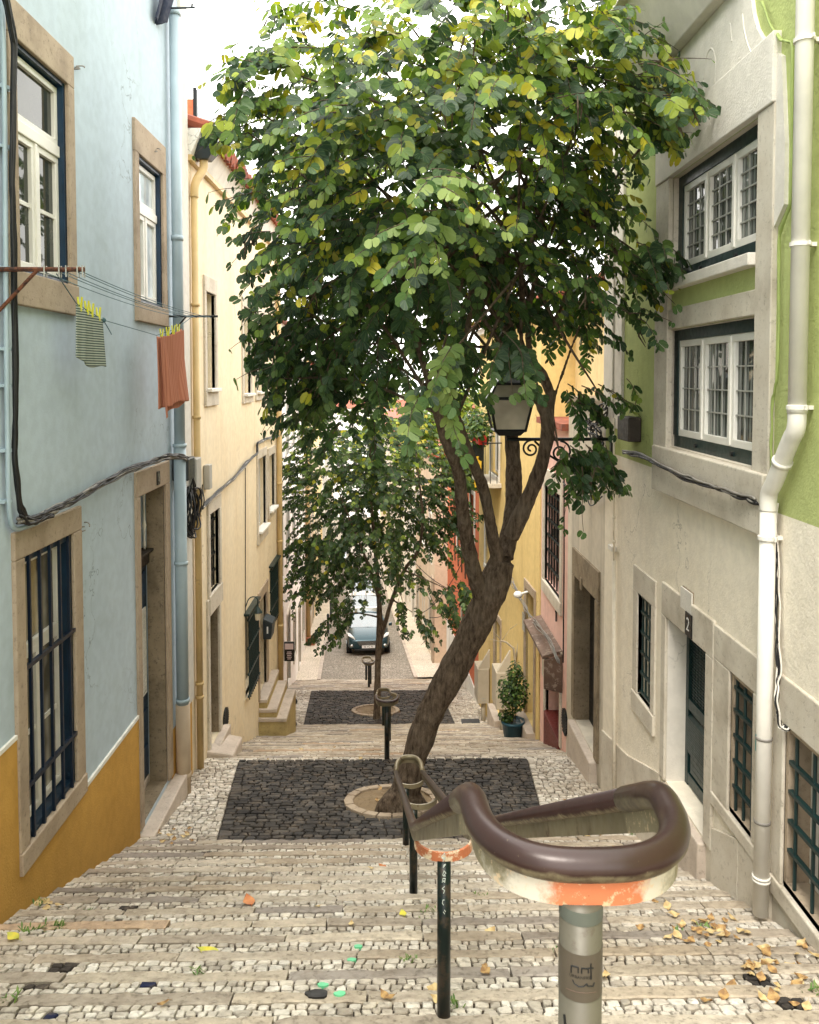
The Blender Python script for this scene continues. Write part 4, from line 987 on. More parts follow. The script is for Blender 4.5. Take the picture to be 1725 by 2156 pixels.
m = MB(); ue = fr.u(1584, 50); m.hexa([P(ue, .0, zc), P(us + .3, 0, zc), P(us + .3, .12, zc), P(ue, .12, zc), P(ue, 0, zc + .55), P(us + .3, 0, zc + .55), P(us + .3, .42, zc + .55), P(ue, .42, zc + .55)])
m.fb(fr, ue - .02, us + .34, 0, .5, zc + .552, zc + .75); part('cornice', 'gable_plaster', green, m, bevel=.01)
m = MB(); m.fb(fr, us - .02, us + .34, 0, .1, zl + .2, zc - .003); part('corbel', 'green_stucco', green, m, bevel=.02)
m = MB()
def z5(X, Y): return (1118.6 + X * .3516, Y * .3516)
def relief(pts, r=.007): m.tube(smooth_path([P(*(lambda q: (q[0], .026, q[1]))(fr.px(*z5(*p)))) for p in pts], 2), r, 8)
u_a, z_a = fr.px(*z5(1090, 400)); u_b, z_b = fr.px(*z5(1190, 330)); u_c, z_c = fr.px(*z5(1150, 235))
rz = abs(z_c - fr.px(*z5(1150, 545))[1]) / 2; zc0 = (z_c + fr.px(*z5(1150, 545))[1]) / 2; ru = rz * .62
m.tube([P(u_a + ru * math.cos(a), .026, zc0 + rz * math.sin(a)) for a in [2 * math.pi * i / 36 for i in range(37)]], .008, 8)
relief([(945, 420), (942, 520)]); relief([(1290, 85), (1300, 190), (1330, 300), (1372, 355), (1215, 490)]); relief([(1215, 140), (1225, 250)])
part('relief', 'gable_plaster', green, m, True)
# the two large casement windows
def bay_window(op, lab, nz, curtain='curtain_glass'):
    lining(fr, op, .06, .006, 'pale_limestone', green, name='window_reveal')
    w = part('window', 'dark_green', green, MB().fb(fr, op[0] + .001, op[1] - .001, -.2, -.06, op[2] + .001, op[2] + .11), label=lab)
    m = MB(); m.fb(fr, op[0] + .001, op[1] - .001, -.2, -.05, op[3] - .1, op[3] - .001); m.fb(fr, op[0] + .001, op[0] + .04, -.2, -.05, op[2] + .11, op[3] - .1); m.fb(fr, op[1] - .12, op[1] - .001, -.2, -.05, op[2] + .11, op[3] - .1); part('frame', 'dark_green', w, m, bevel=.004)
    u0, u1, z0, z1 = op[0] + .04, op[1] - .1, op[2] + .11, op[3] - .1
    for i in range(3):
        a, b = lin(u0, u1, i / 3), lin(u0, u1, (i + 1) / 3)
        casement(fr, w, a + .003, b - .003, z0, z1, -.06, .058, 'white_paint', curtain, 3, nz, .011)
    for i in (1, 2): u = lin(u0, u1, i / 3); m = MB(); m.fb(fr, u - .022, u + .022, -.06, -.045, z0 + .01, z1 - .01); part('mullion', 'white_paint', w, m, bevel=.004)
    m = MB()
    for f in (.3, .7): u = lin(op[0], op[1], f); m.tube([P(u, -.06, op[2] + .055), P(u, -.04, op[2] + .055)], .018, 10)
    part('rivet', 'iron', w, m)
bay_window(gw1, 'upper three part window under the plaster gable', 5); bay_window(gw2, 'lower three part window above the beige wall', 4)
# small barred window, door 2, barred windows
w = part('window', 'pale_limestone', green, surround(fr, sw, .12, .14, .26, .2, .02), bevel=.008, label='small narrow barred window left of the door')
casement(fr, w, sw[0], sw[1], sw[2], sw[3], -.14, .06, 'dirty_white', 'low_glass', 1, 2, .03); grille(fr, sw, -.03, 4, (.03, .22, .42, .62, .82, .97), .011, 'dark_green', w, .011)
w = part('door', 'pale_limestone', green, surround(fr, d2, .16, .12, .3, 0, .025), bevel=.01, label='dark green door with slatted lower panels')
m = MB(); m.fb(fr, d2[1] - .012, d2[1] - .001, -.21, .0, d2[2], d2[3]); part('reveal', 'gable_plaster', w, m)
m = MB(); m.fb(fr, d2[0], d2[1] - .014, -.24, -.2, d2[2], d2[3]); zmid = lin(d2[2], d2[3], .46)
a, b = d2[0] + .06, d2[1] - .08
m.fb(fr, d2[0], d2[0] + .06, -.2, -.17, d2[2], d2[3]); m.fb(fr, d2[1] - .08, d2[1] - .014, -.2, -.17, d2[2], d2[3])
for z in (d2[2] + .02, lin(d2[2], d2[3], .2), zmid, d2[3] - .12): m.fb(fr, a, b, -.2, -.172, z, z + .1)
for i in range(13): z = lin(lin(d2[2], d2[3], .24), zmid - .06, i / 12); m.hexa([P(a, -.2, z), P(b, -.2, z), P(b, -.165, z - .03), P(a, -.165, z - .03), P(a, -.2, z + .02), P(b, -.2, z + .02), P(b, -.165, z - .01), P(a, -.165, z - .01)])
for i in range(4): z = lin(d2[2] + .14, lin(d2[2], d2[3], .19), i / 3); m.fb(fr, a + .05, b - .05, -.2, -.178, z, z + .05)
part('door_leaf', 'dark_green', w, m, bevel=.003)
m = MB()
for i in range(12): u = lin(a, b, i / 11); m.fb(fr, u - .004, u + .004, -.198, -.19, zmid + .1, d2[3] - .12)
for i in range(22): z = lin(zmid + .1, d2[3] - .12, i / 21); m.fb(fr, a, b, -.197, -.189, z - .004, z + .004)
part('lattice', 'dark_green', w, m)
m = MB(); m.fb(fr, d2[0] - .02, d2[1] + .02, -.24, .07, d2[2] - .9, d2[2] - .02); part('threshold', 'slab_stone', w, m, bevel=.015)
def barred(op, nv, hs, lab, sides, lmat='pale_limestone'):
    w = part('window', lmat, green, surround(fr, op, *sides, .02), bevel=.01, label=lab)
    u0, u1, z0, z1 = op; um = (u0 + u1) / 2
    lining(fr, op, .2, .035, 'limestone', w, name='reveal')
    casement(fr, w, u0 + .035, um, z0 + .035, z1 - .035, -.15, .055, 'dirty_white', 'low_glass'); casement(fr, w, um, u1 - .035, z0 + .035, z1 - .035, -.15, .055, 'dirty_white', 'low_glass')
    g = grille(fr, op, -.02, nv, hs, .012, 'dark_green', w, .012, .0)
    m = MB(); t = .022; m.fb(fr, u0, u0 + t * 1.5, -.035, -.005, z0, z1); m.fb(fr, u1 - t * 1.5, u1, -.035, -.005, z0, z1); m.fb(fr, u0, u1, -.036, -.004, z0, z0 + t * 1.5); part('bar_frame', 'dark_green', w, m)
barred(bw, 3, (.2, .38, .56, .74, .9), 'barred window between the green door and the white downpipe', (.1, .3, .26, .1))
barred(bw2, 3, (.24, .42, .60, .78), 'large dark green barred window at the bottom right corner', (.12, .14, .3, .12))
# stone plinth and joints
zz = lambda u: gz(u)
for a, b, h in ((-4, bw2[0] - .12, .3), (bw2[1] + .14, d2[0] - .17, .5), (d2[1] + .13, U_G, .75)):
    n = max(2, int((b - a) / .8)); m = MB()
    for i in range(n):
        u, v = lin(a, b, i / n), lin(a, b, (i + 1) / n); P0 = fr.P
        hh = h * (.9 if b < 8 else 1.)
        m.hexa([P0(u + .003, -.02, zz(u) - .5), P0(v - .003, -.02, zz(v) - .5), P0(v - .003, .022, zz(v) - .5), P0(u + .003, .022, zz(u) - .5), P0(u + .003, -.02, zz(u) + hh), P0(v - .003, -.02, zz(v) + hh), P0(v - .003, .022, zz(v) + hh), P0(u + .003, .022, zz(u) + hh)])
    part('plinth', 'pale_limestone', green, m, bevel=.006)
nu, nz_ = fr.px(1451, 1316, .03); number_plate(fr, nu, nz_, .028, '2', 'dark house number 2 plate above the green door', .15, .2)
ua, za = fr.px(1440, 1243); uc, zc_ = fr.px(1461, 1293); e = empty('air_vent', P(uc, 0, zc_), 'beige slatted air vent above the number 2 plate', 'vent')
ul_, uh_ = min(ua, uc), max(ua, uc); za = fr.px(1450, 1240)[1]; zc_ = fr.px(1450, 1286)[1]
m = MB(); m.fb(fr, ul_, uh_, .002, .012, zc_, za); part('backing', 'grimy_stone', e, m)
m = MB()
for i in range(14): z = lin(zc_, za - .02, i / 13); m.fb(fr, ul_ - .01, uh_ + .01, .013, .026, z, z + .014)
part('slats', 'gable_plaster', e, m)
# white downpipe
pz = lambda x, y: fr.px(x, y, .09)
ua = (pz(1692, 100)[0] + pz(1681, 850)[0]) / 2; ub = (pz(1611, 1100)[0] + pz(1608, 1900)[0]) / 2
zA, zB = pz(1678, 905)[1], pz(1613, 1035)[1]; zg = gz(ub) + .05
q = [P(ua, .09, 5.3), P(ua, .09, zA + .12), P(ua, .09, zA), P(lin(ua, ub, .2), .09, zA - .06), P(lin(ua, ub, .8), .09, zB + .06), P(ub, .09, zB), P(ub, .09, zB - .12), P(ub, .09, zg)]
e = empty('downpipe', P(ub, .09, zg), 'thick white downpipe with an elbow on the green house', 'drainpipe')
m = MB(); m.tube([q[0], q[1]], .052, 18); part('upper_pipe', 'dirty_white', e, m, True)
m = MB(); m.tube(smooth_path(q[1:7], 2), .053, 18); part('elbow', 'dirty_white', e, m, True)
m = MB(); m.tube([q[6], q[7]], .05, 18); part('lower_pipe', 'dirty_white', e, m, True)
for u, y, x in ((ua, 88, 1690), (ua, 515, 1684), (ua, 858, 1680), (ub, 1130, 1611)):
    z = pz(x, y)[1]; m = MB(); c = Vector(P(u, .09, z)); m.tube([c - Vector((0, 0, .012)), c + Vector((0, 0, .012))], .062, 18); m.fb(fr, u - .085, u + .085, .07, .082, z - .012, z + .012); m.fb(fr, u - .02, u + .02, 0, .09, z - .012, z + .012); part('bracket', 'dirty_white', e, m)
for y, r in ((1555, .054), (1735, .054), (1855, .058), (1862, .058)):
    z = pz(1610, y)[1]; m = MB(); c = Vector(P(ub, .09, z)); m.tube([c - Vector((0, 0, .008)), c + Vector((0, 0, .008))], r, 18); part('joint_ring', 'grey_rubber' if r < .056 else 'dirty_white', e, m, True)
m = MB(); c = Vector(P(ua, .09, zA + .1)); m.tube([c, c + Vector((0, 0, .05))], .057, 18); d = Vector(q[3]).lerp(Vector(q[4]), .5); t = (Vector(q[4]) - Vector(q[3])).normalized(); m.tube([d - t * .015, d + t * .015], .063, 18); part('socket', 'dirty_white', e, m, True)
su, sz_ = fr.px(1603, 1575, .14); m = MB()
sgn = Vector(P(ub, .09, sz_)); 
vs = []; 
for i in range(7):
    a = math.pi + math.radians(-58 + 60 * i / 6) ; 
    for z in (-.055, .055): vs.append(sgn + Vector((.0512 * math.cos(a), .0512 * math.sin(a), z)))
m.add(vs, [(2 * i, 2 * i + 1, 2 * i + 3, 2 * i + 2) for i in range(6)]); st = paint('teal_sticker', (.05, .30, .28), .5, .1, wear=(.6, .66, .6), wamt=.6, sc=20); part('sticker', 'teal_sticker', e, m)
# cables
cb = [onw(fr, 1312, 950, .04), onw(fr, 1345, 956, .07), onw(fr, 1385, 975, .11), onw(fr, 1440, 1003, .12), onw(fr, 1500, 1022, .12), onw(fr, 1560, 1042, .11), onw(fr, 1597, 1056, .07)]
e = empty('cable_bundle', cb[2], 'bundle of black cables sagging under the lower large window', 'cables')
bundle('black_cables', None, cb, 5, .008, .022, 'black_rubber', e); bundle('grey_cables', None, cb, 2, .009, .02, 'grey_rubber', e)
q = [onw(fr, 1605, 5, .03), onw(fr, 1625, 60, .03), onw(fr, 1645, 85, .03), onw(fr, 1668, 90, .03), onw(fr, 1667, 420, .03), onw(fr, 1650, 470, .03), onw(fr, 1640, 500, .03), onw(fr, 1637, 800, .03), onw(fr, 1628, 840, .03), onw(fr, 1624, 930, .03), onw(fr, 1626, 1000, .03)]
m = MB()
for k in range(2): m.tube(smooth_path(wob(dense(q, 3), .006), 2), .008, 6)
st = paint('cable_green', (.34, .42, .13), .6, .2); tag(m.build('wall_cable', 'cable_green', None, True), 'thin green painted cable running beside the white downpipe', 'cable')
q = [onw(fr, 1632, 1060, .03), onw(fr, 1637, 1180, .03), onw(fr, 1636, 1300, .03), onw(fr, 1640, 1420, .04), onw(fr, 1634, 1480, .08), onw(fr, 1642, 1530, .06), onw(fr, 1660, 1535, .02)]
e = empty('wall_cable', q[0], 'tangle of loose cables down the beige wall behind the downpipe', 'cable')
bundle('dark_strands', None, q, 4, .006, .012, 'black_rubber', e, amp=.012); bundle('pale_strands', None, q, 3, .006, .012, 'gable_plaster', e, amp=.01)
m = MB(); c = fr.px(1297, 900)[0]
wbox('meter_box', 'dark brown meter box on the corner of the green house', 'meter box', fr, (1300, 1323), (875, 931), .005, .14, 'dark_wood')
q = [onw(fr, 1293, 880, .04), onw(fr, 1293, 1180, .04)]
m = MB(); m.tube([q[0], q[1]], .012, 8); m.tube([q[1], onw(fr, 1294, 1720, .04)], .022, 8); 
for y in (930, 1030, 1090, 1140): c = Vector(onw(fr, 1293, y, .04)); m.tube([c - Vector((0, 0, .015)), c + Vector((0, 0, .015))], .02, 8)
tag(m.build('wall_conduit', 'beige_stucco', None, True), 'thin beige conduit running down the corner pilaster', 'conduit')
wbox('socket_box', 'small white cable box on the pilaster beside the conduit', 'cable box', fr, (1280, 1288), (1145, 1162), .005, .06, 'dirty_white', .005)
# ================================================================== RIGHT: THE LOW STAINED HOUSE
U_D = fr.u(1197); zD = fr.px(1271, 862)[1]
dirty = empty('stained_house', (XR, 10.8, -5.4), 'low stained grey house with blackened parapet next to the green house', 'house')
dd = opening(fr, 1212, 1255, (1255, 1259), (1254, 1596))
m = MB(); wall_mesh(m, fr, U_G + .004, U_D, -7, zD, [dd], .22, back=3.); part('wall', 'dirty_plaster', dirty, m)
m = MB(); m.fb(fr, U_G + .01, U_D, -3, .05, zD + .002, zD + .12); part('parapet', 'grimy_stone', dirty, m, bevel=.02)
w = part('door', 'grimy_stone', dirty, surround(fr, dd, .18, .16, .38, 0), bevel=.012, label='open dark doorway with worn stone jambs')
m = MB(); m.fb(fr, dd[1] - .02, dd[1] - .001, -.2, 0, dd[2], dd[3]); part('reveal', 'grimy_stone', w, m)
m = MB(); m.fb(fr, dd[0], dd[1] - .022, -.22, -.19, dd[2], dd[3]); part('door_leaf', 'ink', w, m)  # black sheet stands in for the dark inside of the open doorway
m = MB(); m.fb(fr, dd[0] - .1, dd[1] + .06, -.22, .10, dd[2] - 1, dd[2] - .02); part('threshold', 'slab_stone', w, m, bevel=.02)
nu, nz_ = fr.px(1229, 1229); number_plate(fr, nu, nz_, .03, '', 'small worn number plate on the grimy lintel', .11, .16, 'grimy_stone', 'dark_wood')
q = [onw(fr, 1275, 860, .1), onw(fr, 1262, 890, .1), onw(fr, 1240, 900, .12), onw(fr, 1272, 930, .1), onw(fr, 1250, 980, .1), onw(fr, 1275, 1010, .08)]
bundle('cable_tangle', 'tangle of black cables hanging on the stained house', q, 9, .009, .10, 'black_rubber', amp=.05)
m = MB(); q = [onw(fr, 1186, 1015, .03), onw(fr, 1205, 1040, .05), onw(fr, 1240, 1052, .06), onw(fr, 1262, 1050, .06), onw(fr, 1282, 1000, .05)]
m.tube(smooth_path(q, 2), .012, 6); m.tube(smooth_path([onw(fr, 1237, 1050, .06), onw(fr, 1244, 1070, .06), onw(fr, 1268, 1045, .06)], 2), .008, 6); tag(m.build('hanging_cable', 'black_rubber', None, True), 'single black cable looping across the stained plaster', 'cable')
# street lantern on its bracket
YL = 9.4; c = at(1071, 925, YL)
e = empty('street_lantern', c, 'old glazed street lantern on a scrolled iron wall bracket', 'street lamp')
wx = XR - .0
m = MB(); m.tube([c + Vector((-.02, 0, 0)), Vector((wx, YL, c.z))], .02, 8); m.tube([c + Vector((0, 0, .03)), c + Vector((0, 0, .2))], .03, 8)
def spiral(ctr, r0, turns, s): return [Vector(ctr) + Vector((s * (r0 * (1 - t / 1.25)) * math.cos(turns * 6.28 * t + 1.57), 0, (r0 * (1 - t / 1.25)) * math.sin(turns * 6.28 * t + 1.57))) for t in [i / 24 for i in range(25)]]
m.tube(spiral(c + Vector((.26, 0, -.11)), .10, 1.5, 1), .013, 6); m.tube(spiral(c + Vector((.6, 0, -.15)), .13, 1.5, -1), .013, 6)
m.tube(smooth_path([c + Vector((.3, 0, -.02)), c + Vector((.6, 0, -.3)), Vector((wx, YL, c.z - .45))], 2), .014, 6); m.box(wx - .02, wx, YL - .05, YL + .05, c.z - .55, c.z + .2)
part('bracket', 'iron', e, m, True)
lc = at(1071, 905, YL); h1 = at(1071, 838, YL).z; h2 = at(1071, 808, YL).z; h3 = at(1071, 795, YL).z
rb, rt, rr_ = .17, .245, .16
def ring4(r, z): return [Vector((lc.x + sx * r, YL + sy * r, z)) for sx, sy in ((-1, -1), (1, -1), (1, 1), (-1, 1))]
A_, B_, C_ = ring4(rb, lc.z), ring4(rt, h1), ring4(rr_, h2)
m = MB()
for i in range(4):
    m.tube([A_[i], B_[i]], .016, 6); m.tube([B_[i], C_[i]], .014, 6)
    for Q, r in ((A_, .018), (B_, .02), (C_, .016)): m.tube([Q[i], Q[(i + 1) % 4]], r, 6)
part('frame', 'iron', e, m)
m = MB(); m.hexa([*ring4(.17, h2), *ring4(.06, h2 + .12)]); m.hexa([*ring4(.05, h2 + .12), *ring4(.03, h2 + .2)]); m.hexa([*ring4(.12, lc.z - .06), *ring4(rb, lc.z - .005)]); part('cap', 'iron', e, m)
m = MB()
for i in range(4): j = (i + 1) % 4; m.poly([A_[i], A_[j], B_[j], B_[i]]); m.poly([B_[i], B_[j], C_[j], C_[i]])
part('lamp_glass', 'lantern_glass', e, m)
# pale yellow house behind
YB_ = Fr(3.1, 9.5, 0, -1)
pale = empty('pale_yellow_house', (3.4, 12.5, 0), 'pale yellow gable behind the low stained house', 'house')
m = MB(); zt_ = YB_.px(1235, 655)[1]; wall_mesh(m, YB_, 0.3, 4.9, -6, zt_, [], 0, back=5); part('wall', 'pale_yellow_stucco', pale, m)
m = MB(); u = .3
while u < 4.9: m.tube([YB_.P(u, .25, zt_ + .02), YB_.P(u, -2.5, zt_ + 1.)], .09, 8); u += .19
part('roof', 'roof_tile', pale, m)
# ================================================================== RIGHT: PINK HOUSE
U_P = fr.u(1141); zP = fr.px(1190, 905)[1]
pink = empty('pink_house', (XR, 13, -6), 'narrow pink house front with a tall barred window', 'house')
pw = opening(fr, 1147.5, 1182, (1182, 1043), (1180, 1264)); pd = opening(fr, 1150, 1181, (1180, 1372), (1180, 1570))
m = MB(); wall_mesh(m, fr, U_D + .004, U_P, -8, zP, [pw, pd], .25, back=3); part('wall', 'pink_stucco', pink, m)
m = MB(); m.fb(fr, U_D, U_P, -2, .1, zP + .002, zP + .1); part('coping', 'roof_tile', pink, m)
w = part('window', 'pale_limestone', pink, surround(fr, pw, .12, .12, .28, .2), bevel=.01); backing(fr, pw, -.2, w)
grille(fr, pw, -.05, 6, (.16, .32, .48, .64, .8, .92), .014, 'iron', w, .016)
m = MB(); m.fb(fr, pw[0], pw[1], -.19, -.12, lin(pw[2], pw[3], .47), lin(pw[2], pw[3], .53)); part('transom', 'dark_wood', w, m)
w = part('door', 'pale_limestone', pink, surround(fr, pd, .1, .1, .05, 0), bevel=.01); backing(fr, pd, -.24, w, 'dark_wood', 'door_leaf')
m = MB(); m.fb(fr, pd[0], pd[1], -.24, .04, pd[2] - .6, pd[2] + .06); part('step', 'red_step', w, m, bevel=.01)
uA, zA_ = fr.px(1183, 1367); uB_, zB_ = fr.px(1139, 1301)
zt_ = (zA_ + zB_) / 2; uA -= .05
e = empty('door_canopy', P((uA + uB_) / 2, .15, zt_), 'weathered wooden canopy over the pink house doorway', 'canopy')
m = MB(); m.hexa([P(uA, 0, zt_ - .02), P(uB_, 0, zt_ - .02), P(uB_, .3, zt_ - .11), P(uA, .3, zt_ - .11), P(uA, 0, zt_ + .03), P(uB_, 0, zt_ + .03), P(uB_, .3, zt_ - .06), P(uA, .3, zt_ - .06)]); part('roof_board', 'brown_wood', e, m, bevel=.006)
m = MB(); m.hexa([P(uA - .03, 0, zt_ - .62), P(uA, 0, zt_ - .62), P(uA, .28, zt_ - .55), P(uA - .03, .28, zt_ - .55), P(uA - .03, 0, zt_ - .03), P(uA, 0, zt_ - .03), P(uA, .28, zt_ - .12), P(uA - .03, .28, zt_ - .12)]); part('side_board', 'brown_wood', e, m, bevel=.006)
oval_vent(fr, 1191, 1520, .17, .2, 'dark oval vent on the pink wall beside the door')
nu, nz_ = fr.px(1174, 1292); m = MB(); m.tube([P(nu, .02, nz_ + .1), P(nu, .02, nz_ - .12)], .014, 6); m.tube([P(nu - .03, .025, nz_ + .07), P(nu + .04, .025, nz_ + .02)], .008, 6); tag(m.build('wall_hook', 'iron', None), 'small iron hook on the pink wall under the window', 'hook')
q = [onw(fr, 1188, 990, .03), onw(fr, 1188, 1180, .03), onw(fr, 1186, 1395, .03)]
m = MB(); m.tube(q, .011, 6); tag(m.build('drop_cable', 'black_rubber', None), 'black cable down the pink wall beside the barred window', 'cable')
wbox('notice_frame', 'small framed notice on the pink door jamb', 'notice', fr, (1141, 1146), (1382, 1430), .03, .05, 'pale_limestone', .004)
# ================================================================== RIGHT: YELLOW HOUSE, ORANGE HOUSE
fr = YF; P = fr.P
yel = empty('yellow_house', (2.5, 17, -7.5), 'yellow house with balcony and meter cabinets lower down the steps', 'house')
LY = 7.35
yd = (.35, 1.15, gz(14.7) + .25, gz(14.7) + 2.65); yd2 = (3.9, 4.7, gz(18) + .2, gz(18) + 2.3); yw = (5.3, 6.2, -4.7, -3.2); yb = (4.2, 5.4, -2.3, -.2)
m = MB(); wall_mesh(m, fr, .004, LY, -10.5, 1.0, [yd, yd2, yw, yb], .22, back=5); part('wall', 'yellow_stucco', yel, m)
for op, lab in ((yd, 'brown doorway at the pink end'), (yd2, 'doorway behind the meter cabinets')):
    w = part('door', 'limestone', yel, surround(fr, op, .1, .1, .16, 0), bevel=.008, label=lab); backing(fr, op, -.2, w, 'brown_wood', 'door_leaf')
    m = MB(); m.fb(fr, op[0] - .1, op[1] + .1, -.2, .16, op[2] - .8, op[2] - .01); part('threshold', 'slab_stone', w, m, bevel=.01)
for op in (yw, yb): w = part('window', 'white_trim', yel, surround(fr, op, .1, .1, .16, .1), bevel=.008); casement(fr, w, op[0], op[1], op[2], op[3], -.1, .06, 'white_paint', 'window_glass', 2, 2, .03)
m = MB(); m.fb(fr, 0, LY, -.02, .14, 1.002, 1.14); part('cornice', 'white_trim', yel, m)
m = MB(); u = .1
while u < LY: m.tube([P(u, .3, 1.2), P(u, -2.5, 2.2)], .09, 8); u += .19
part('roof', 'roof_tile', yel, m)
# balcony
e = empty('balcony', P(4.8, 0, -2.4), 'iron balcony with yellow cloth on the yellow house', 'balcony')
m = MB(); m.fb(fr, 3.9, 5.7, 0, .42, -2.5, -2.4); part('floor', 'pale_limestone', e, m, bevel=.01)
m = MB()
for i in range(19): u = lin(3.92, 5.68, i / 18); m.tube([P(u, .4, -2.4), P(u, .4, -1.5)], .009, 5)
for w_ in (.1, .25):
    for u in (3.92, 5.68): m.tube([P(u, w_, -2.4), P(u, w_, -1.5)], .009, 5)
m.tube([P(3.92, 0, -1.5), P(3.92, .4, -1.5), P(5.68, .4, -1.5), P(5.68, 0, -1.5)], .016, 6); part('railing', 'iron', e, m)
m = MB(); vs = []
for j in range(9):
    for i in range(13): vs.append(P(lin(4.0, 5.2, i / 12), .43 + .03 * math.sin(i * 1.9 + j * .3), -1.9 - j * .085 - .05 * math.sin(i * .8)))
m.add(vs, [(j * 13 + i, j * 13 + i + 1, (j + 1) * 13 + i + 1, (j + 1) * 13 + i) for j in range(8) for i in range(12)])
tag(m.build('yellow_cloth', 'cloth_yellow', None, True), 'yellow cloth draped over the balcony railing', 'cloth')
# wires on the yellow house
q = [onw(RF, 1168, 1385, .1), onw(RF, 1150, 1350, .06), P(.2, .05, -4.3), P(.9, .05, -3.8), P(1.7, .06, -3.5), P(2.6, .06, -2.9), P(4., .06, -2.8)]
q = [onw(RF, 1176, 1392, .33), onw(RF, 1156, 1345, .3), onw(fr, 1118, 1300, .12), onw(fr, 1095, 1258, .1), onw(fr, 1080, 1228, .1), onw(fr, 1060, 1180, .1)]
bundle('cable_bundle', 'loose bundle of grey cables along the yellow house', q, 6, .007, .035, 'grey_rubber', amp=.025)
c = Vector(onw(fr, 1091, 1252, .2)); e = empty('globe_lamp', c, 'white globe wall lamp on the yellow house', 'wall lamp')
m = MB(); m.ball(c, .085, 9, .8); part('globe', 'lamp_white', e, m, True); m = MB(); m.tube([c, c + Vector((.2, 0, .06))], .02, 8); part('arm', 'white_paint', e, m)
uq, zq = fr.px(1118, 1338); e = number_plate(fr, max(.02, min(uq, .3)) + .9, zq + .1, .03, '', 'small grey letter plate by the brown doorway', .2, .34, 'box_grey'); 
# meter cabinets
def cabinet(xc, yb_, w, h, lab):
    p = onground(xc, yb_); u, z = fr.px(xc, yb_ - 45, .15); u = (p.y - 14.1) / fr.d[1]; g = p.z
    e = empty('meter_cabinet', P(u, .15, g), lab, 'meter cabinet', 'beige meter cabinets on pipes')
    m = MB(); m.fb(fr, u, u + .6, .02, .30, g + .45, g + .45 + h); part('cabinet_body', 'box_beige', e, m, bevel=.012)
    m = MB(); m.hexa([P(u + .03, .0, g + .45 + h), P(u + .1, .0, g + .45 + h), P(u + .1, .28, g + .45 + h), P(u + .03, .28, g + .45 + h), P(u + .03, .0, g + .9 + h), P(u + .1, 0, g + .9 + h), P(u + .1, .02, g + .9 + h), P(u + .03, .02, g + .9 + h)]); part('fin', 'box_beige', e, m, bevel=.004)
    m = MB(); m.tube([P(u + .15, .14, g - .1), P(u + .15, .14, g + .46)], .055, 12); part('pipe_leg', 'box_beige', e, m, True)
    m = MB()
    for k in range(2): m.fb(fr, u - .004, u, .1, .2, g + .52 + k * .05, g + .535 + k * .05)
    part('slot', 'box_grey', e, m)
cabinet(1047, 1539, .27, .78, 'nearer beige meter cabinet beside the potted plant'); cabinet(1022, 1520, .27, .85, 'farther beige meter cabinet next to the orange house')
# orange house
fr = OF; P = fr.P
ow = (.9, 1.7, -5.6, -3.3); od = (2.4, 3.4, gz(24) + .2, gz(24) + 2.5); ow2 = (3.6, 4.5, -5.4, -3.6)
ora = empty('orange_house', (2, 25, -9), 'orange red house front below the yellow house', 'house')
m = MB(); wall_mesh(m, fr, .17, 7.2, -12, -2.2, [ow, od, ow2], .22, back=5); part('wall', 'orange_stucco', ora, m)
for op in (ow, ow2): w = part('window', 'white_trim', ora, surround(fr, op, .1, .1, .12, .1), bevel=.006); casement(fr, w, op[0], op[1], op[2], op[3], -.08, .05, 'white_paint', 'dark_glass', 2, 2, .03)
w = part('door', 'pale_limestone', ora, surround(fr, od, .12, .12, .16, 0), bevel=.006); backing(fr, od, -.2, w, 'brown_wood', 'door_leaf')
m = MB(); m.fb(fr, .17, 7.2, -.02, .03, -11.5, -8.55); part('plinth', 'white_trim', ora, m)
m = MB(); m.fb(fr, .17, 7.2, -.02, .15, -2.198, -2.05); part('cornice', 'white_trim', ora, m)
# planters with greenery
def leaf_cloud(mb, ctr, rad, n, size, cols, rr):
    for _ in range(n):
        v = Vector((rr.gauss(0, 1), rr.gauss(0, 1), rr.gauss(0, 1))).normalized() * (rr.random() ** .45)
        p = Vector(ctr) + Vector((v.x * rad[0], v.y * rad[1], v.z * rad[2]))
        nrm = (v + Vector((0, 0, .6)) + Vector((rr.uniform(-1, 1), rr.uniform(-1, 1), rr.uniform(-1, 1))) * .6).normalized()
        a = nrm.cross(Vector((rr.uniform(-1, 1), rr.uniform(-1, 1), rr.uniform(-1, 1)))).normalized(); b = nrm.cross(a); s = size * rr.uniform(.6, 1.3)
        mb.add([p - a * s * .5, p + b * s * .32, p + a * s * .55 - nrm * s * .1, p - b * s * .32], [(0, 1, 2, 3)], jit(rr.choice(cols), .25))
GREENS = [(.03, .07, .02), (.05, .10, .025), (.02, .045, .015), (.08, .14, .03), (.12, .18, .04)]
def simple_leaf():
    n = NT('small_leaf'); a = n.node('ShaderNodeAttribute', attribute_name='col').outputs['Color']; n.set(Base_Color=a, Roughness=.5, Specular_IOR_Level=.3)
    tr = n.node('ShaderNodeBsdfTranslucent', {'Color': n.mix(1., a, (1.3, 1.4, .6), 'MULTIPLY')}); mx = n.node('ShaderNodeMixShader', {0: .3, 1: n.b.outputs[0], 2: tr.outputs[0]}); n.L.new(mx.outputs[0], n.out.inputs[0])
simple_leaf()
rr = random.Random(31)
def planter(fr, u, w, z, lab, mat='red_pot', ln=.5, leaves=180, rad=(.3, .35, .3)):
    e = empty('planter', fr.P(u, w, z), lab, 'planter'); m = MB(); m.fb(fr, u - ln / 2, u + ln / 2, w - .09, w + .09, z, z + .2); part('box', mat, e, m, bevel=.01)
    m = MB(); c = fr.P(u, w, z + .36); leaf_cloud(m, c, rad, leaves, .12, GREENS, rr); part('foliage', 'small_leaf', e, m)
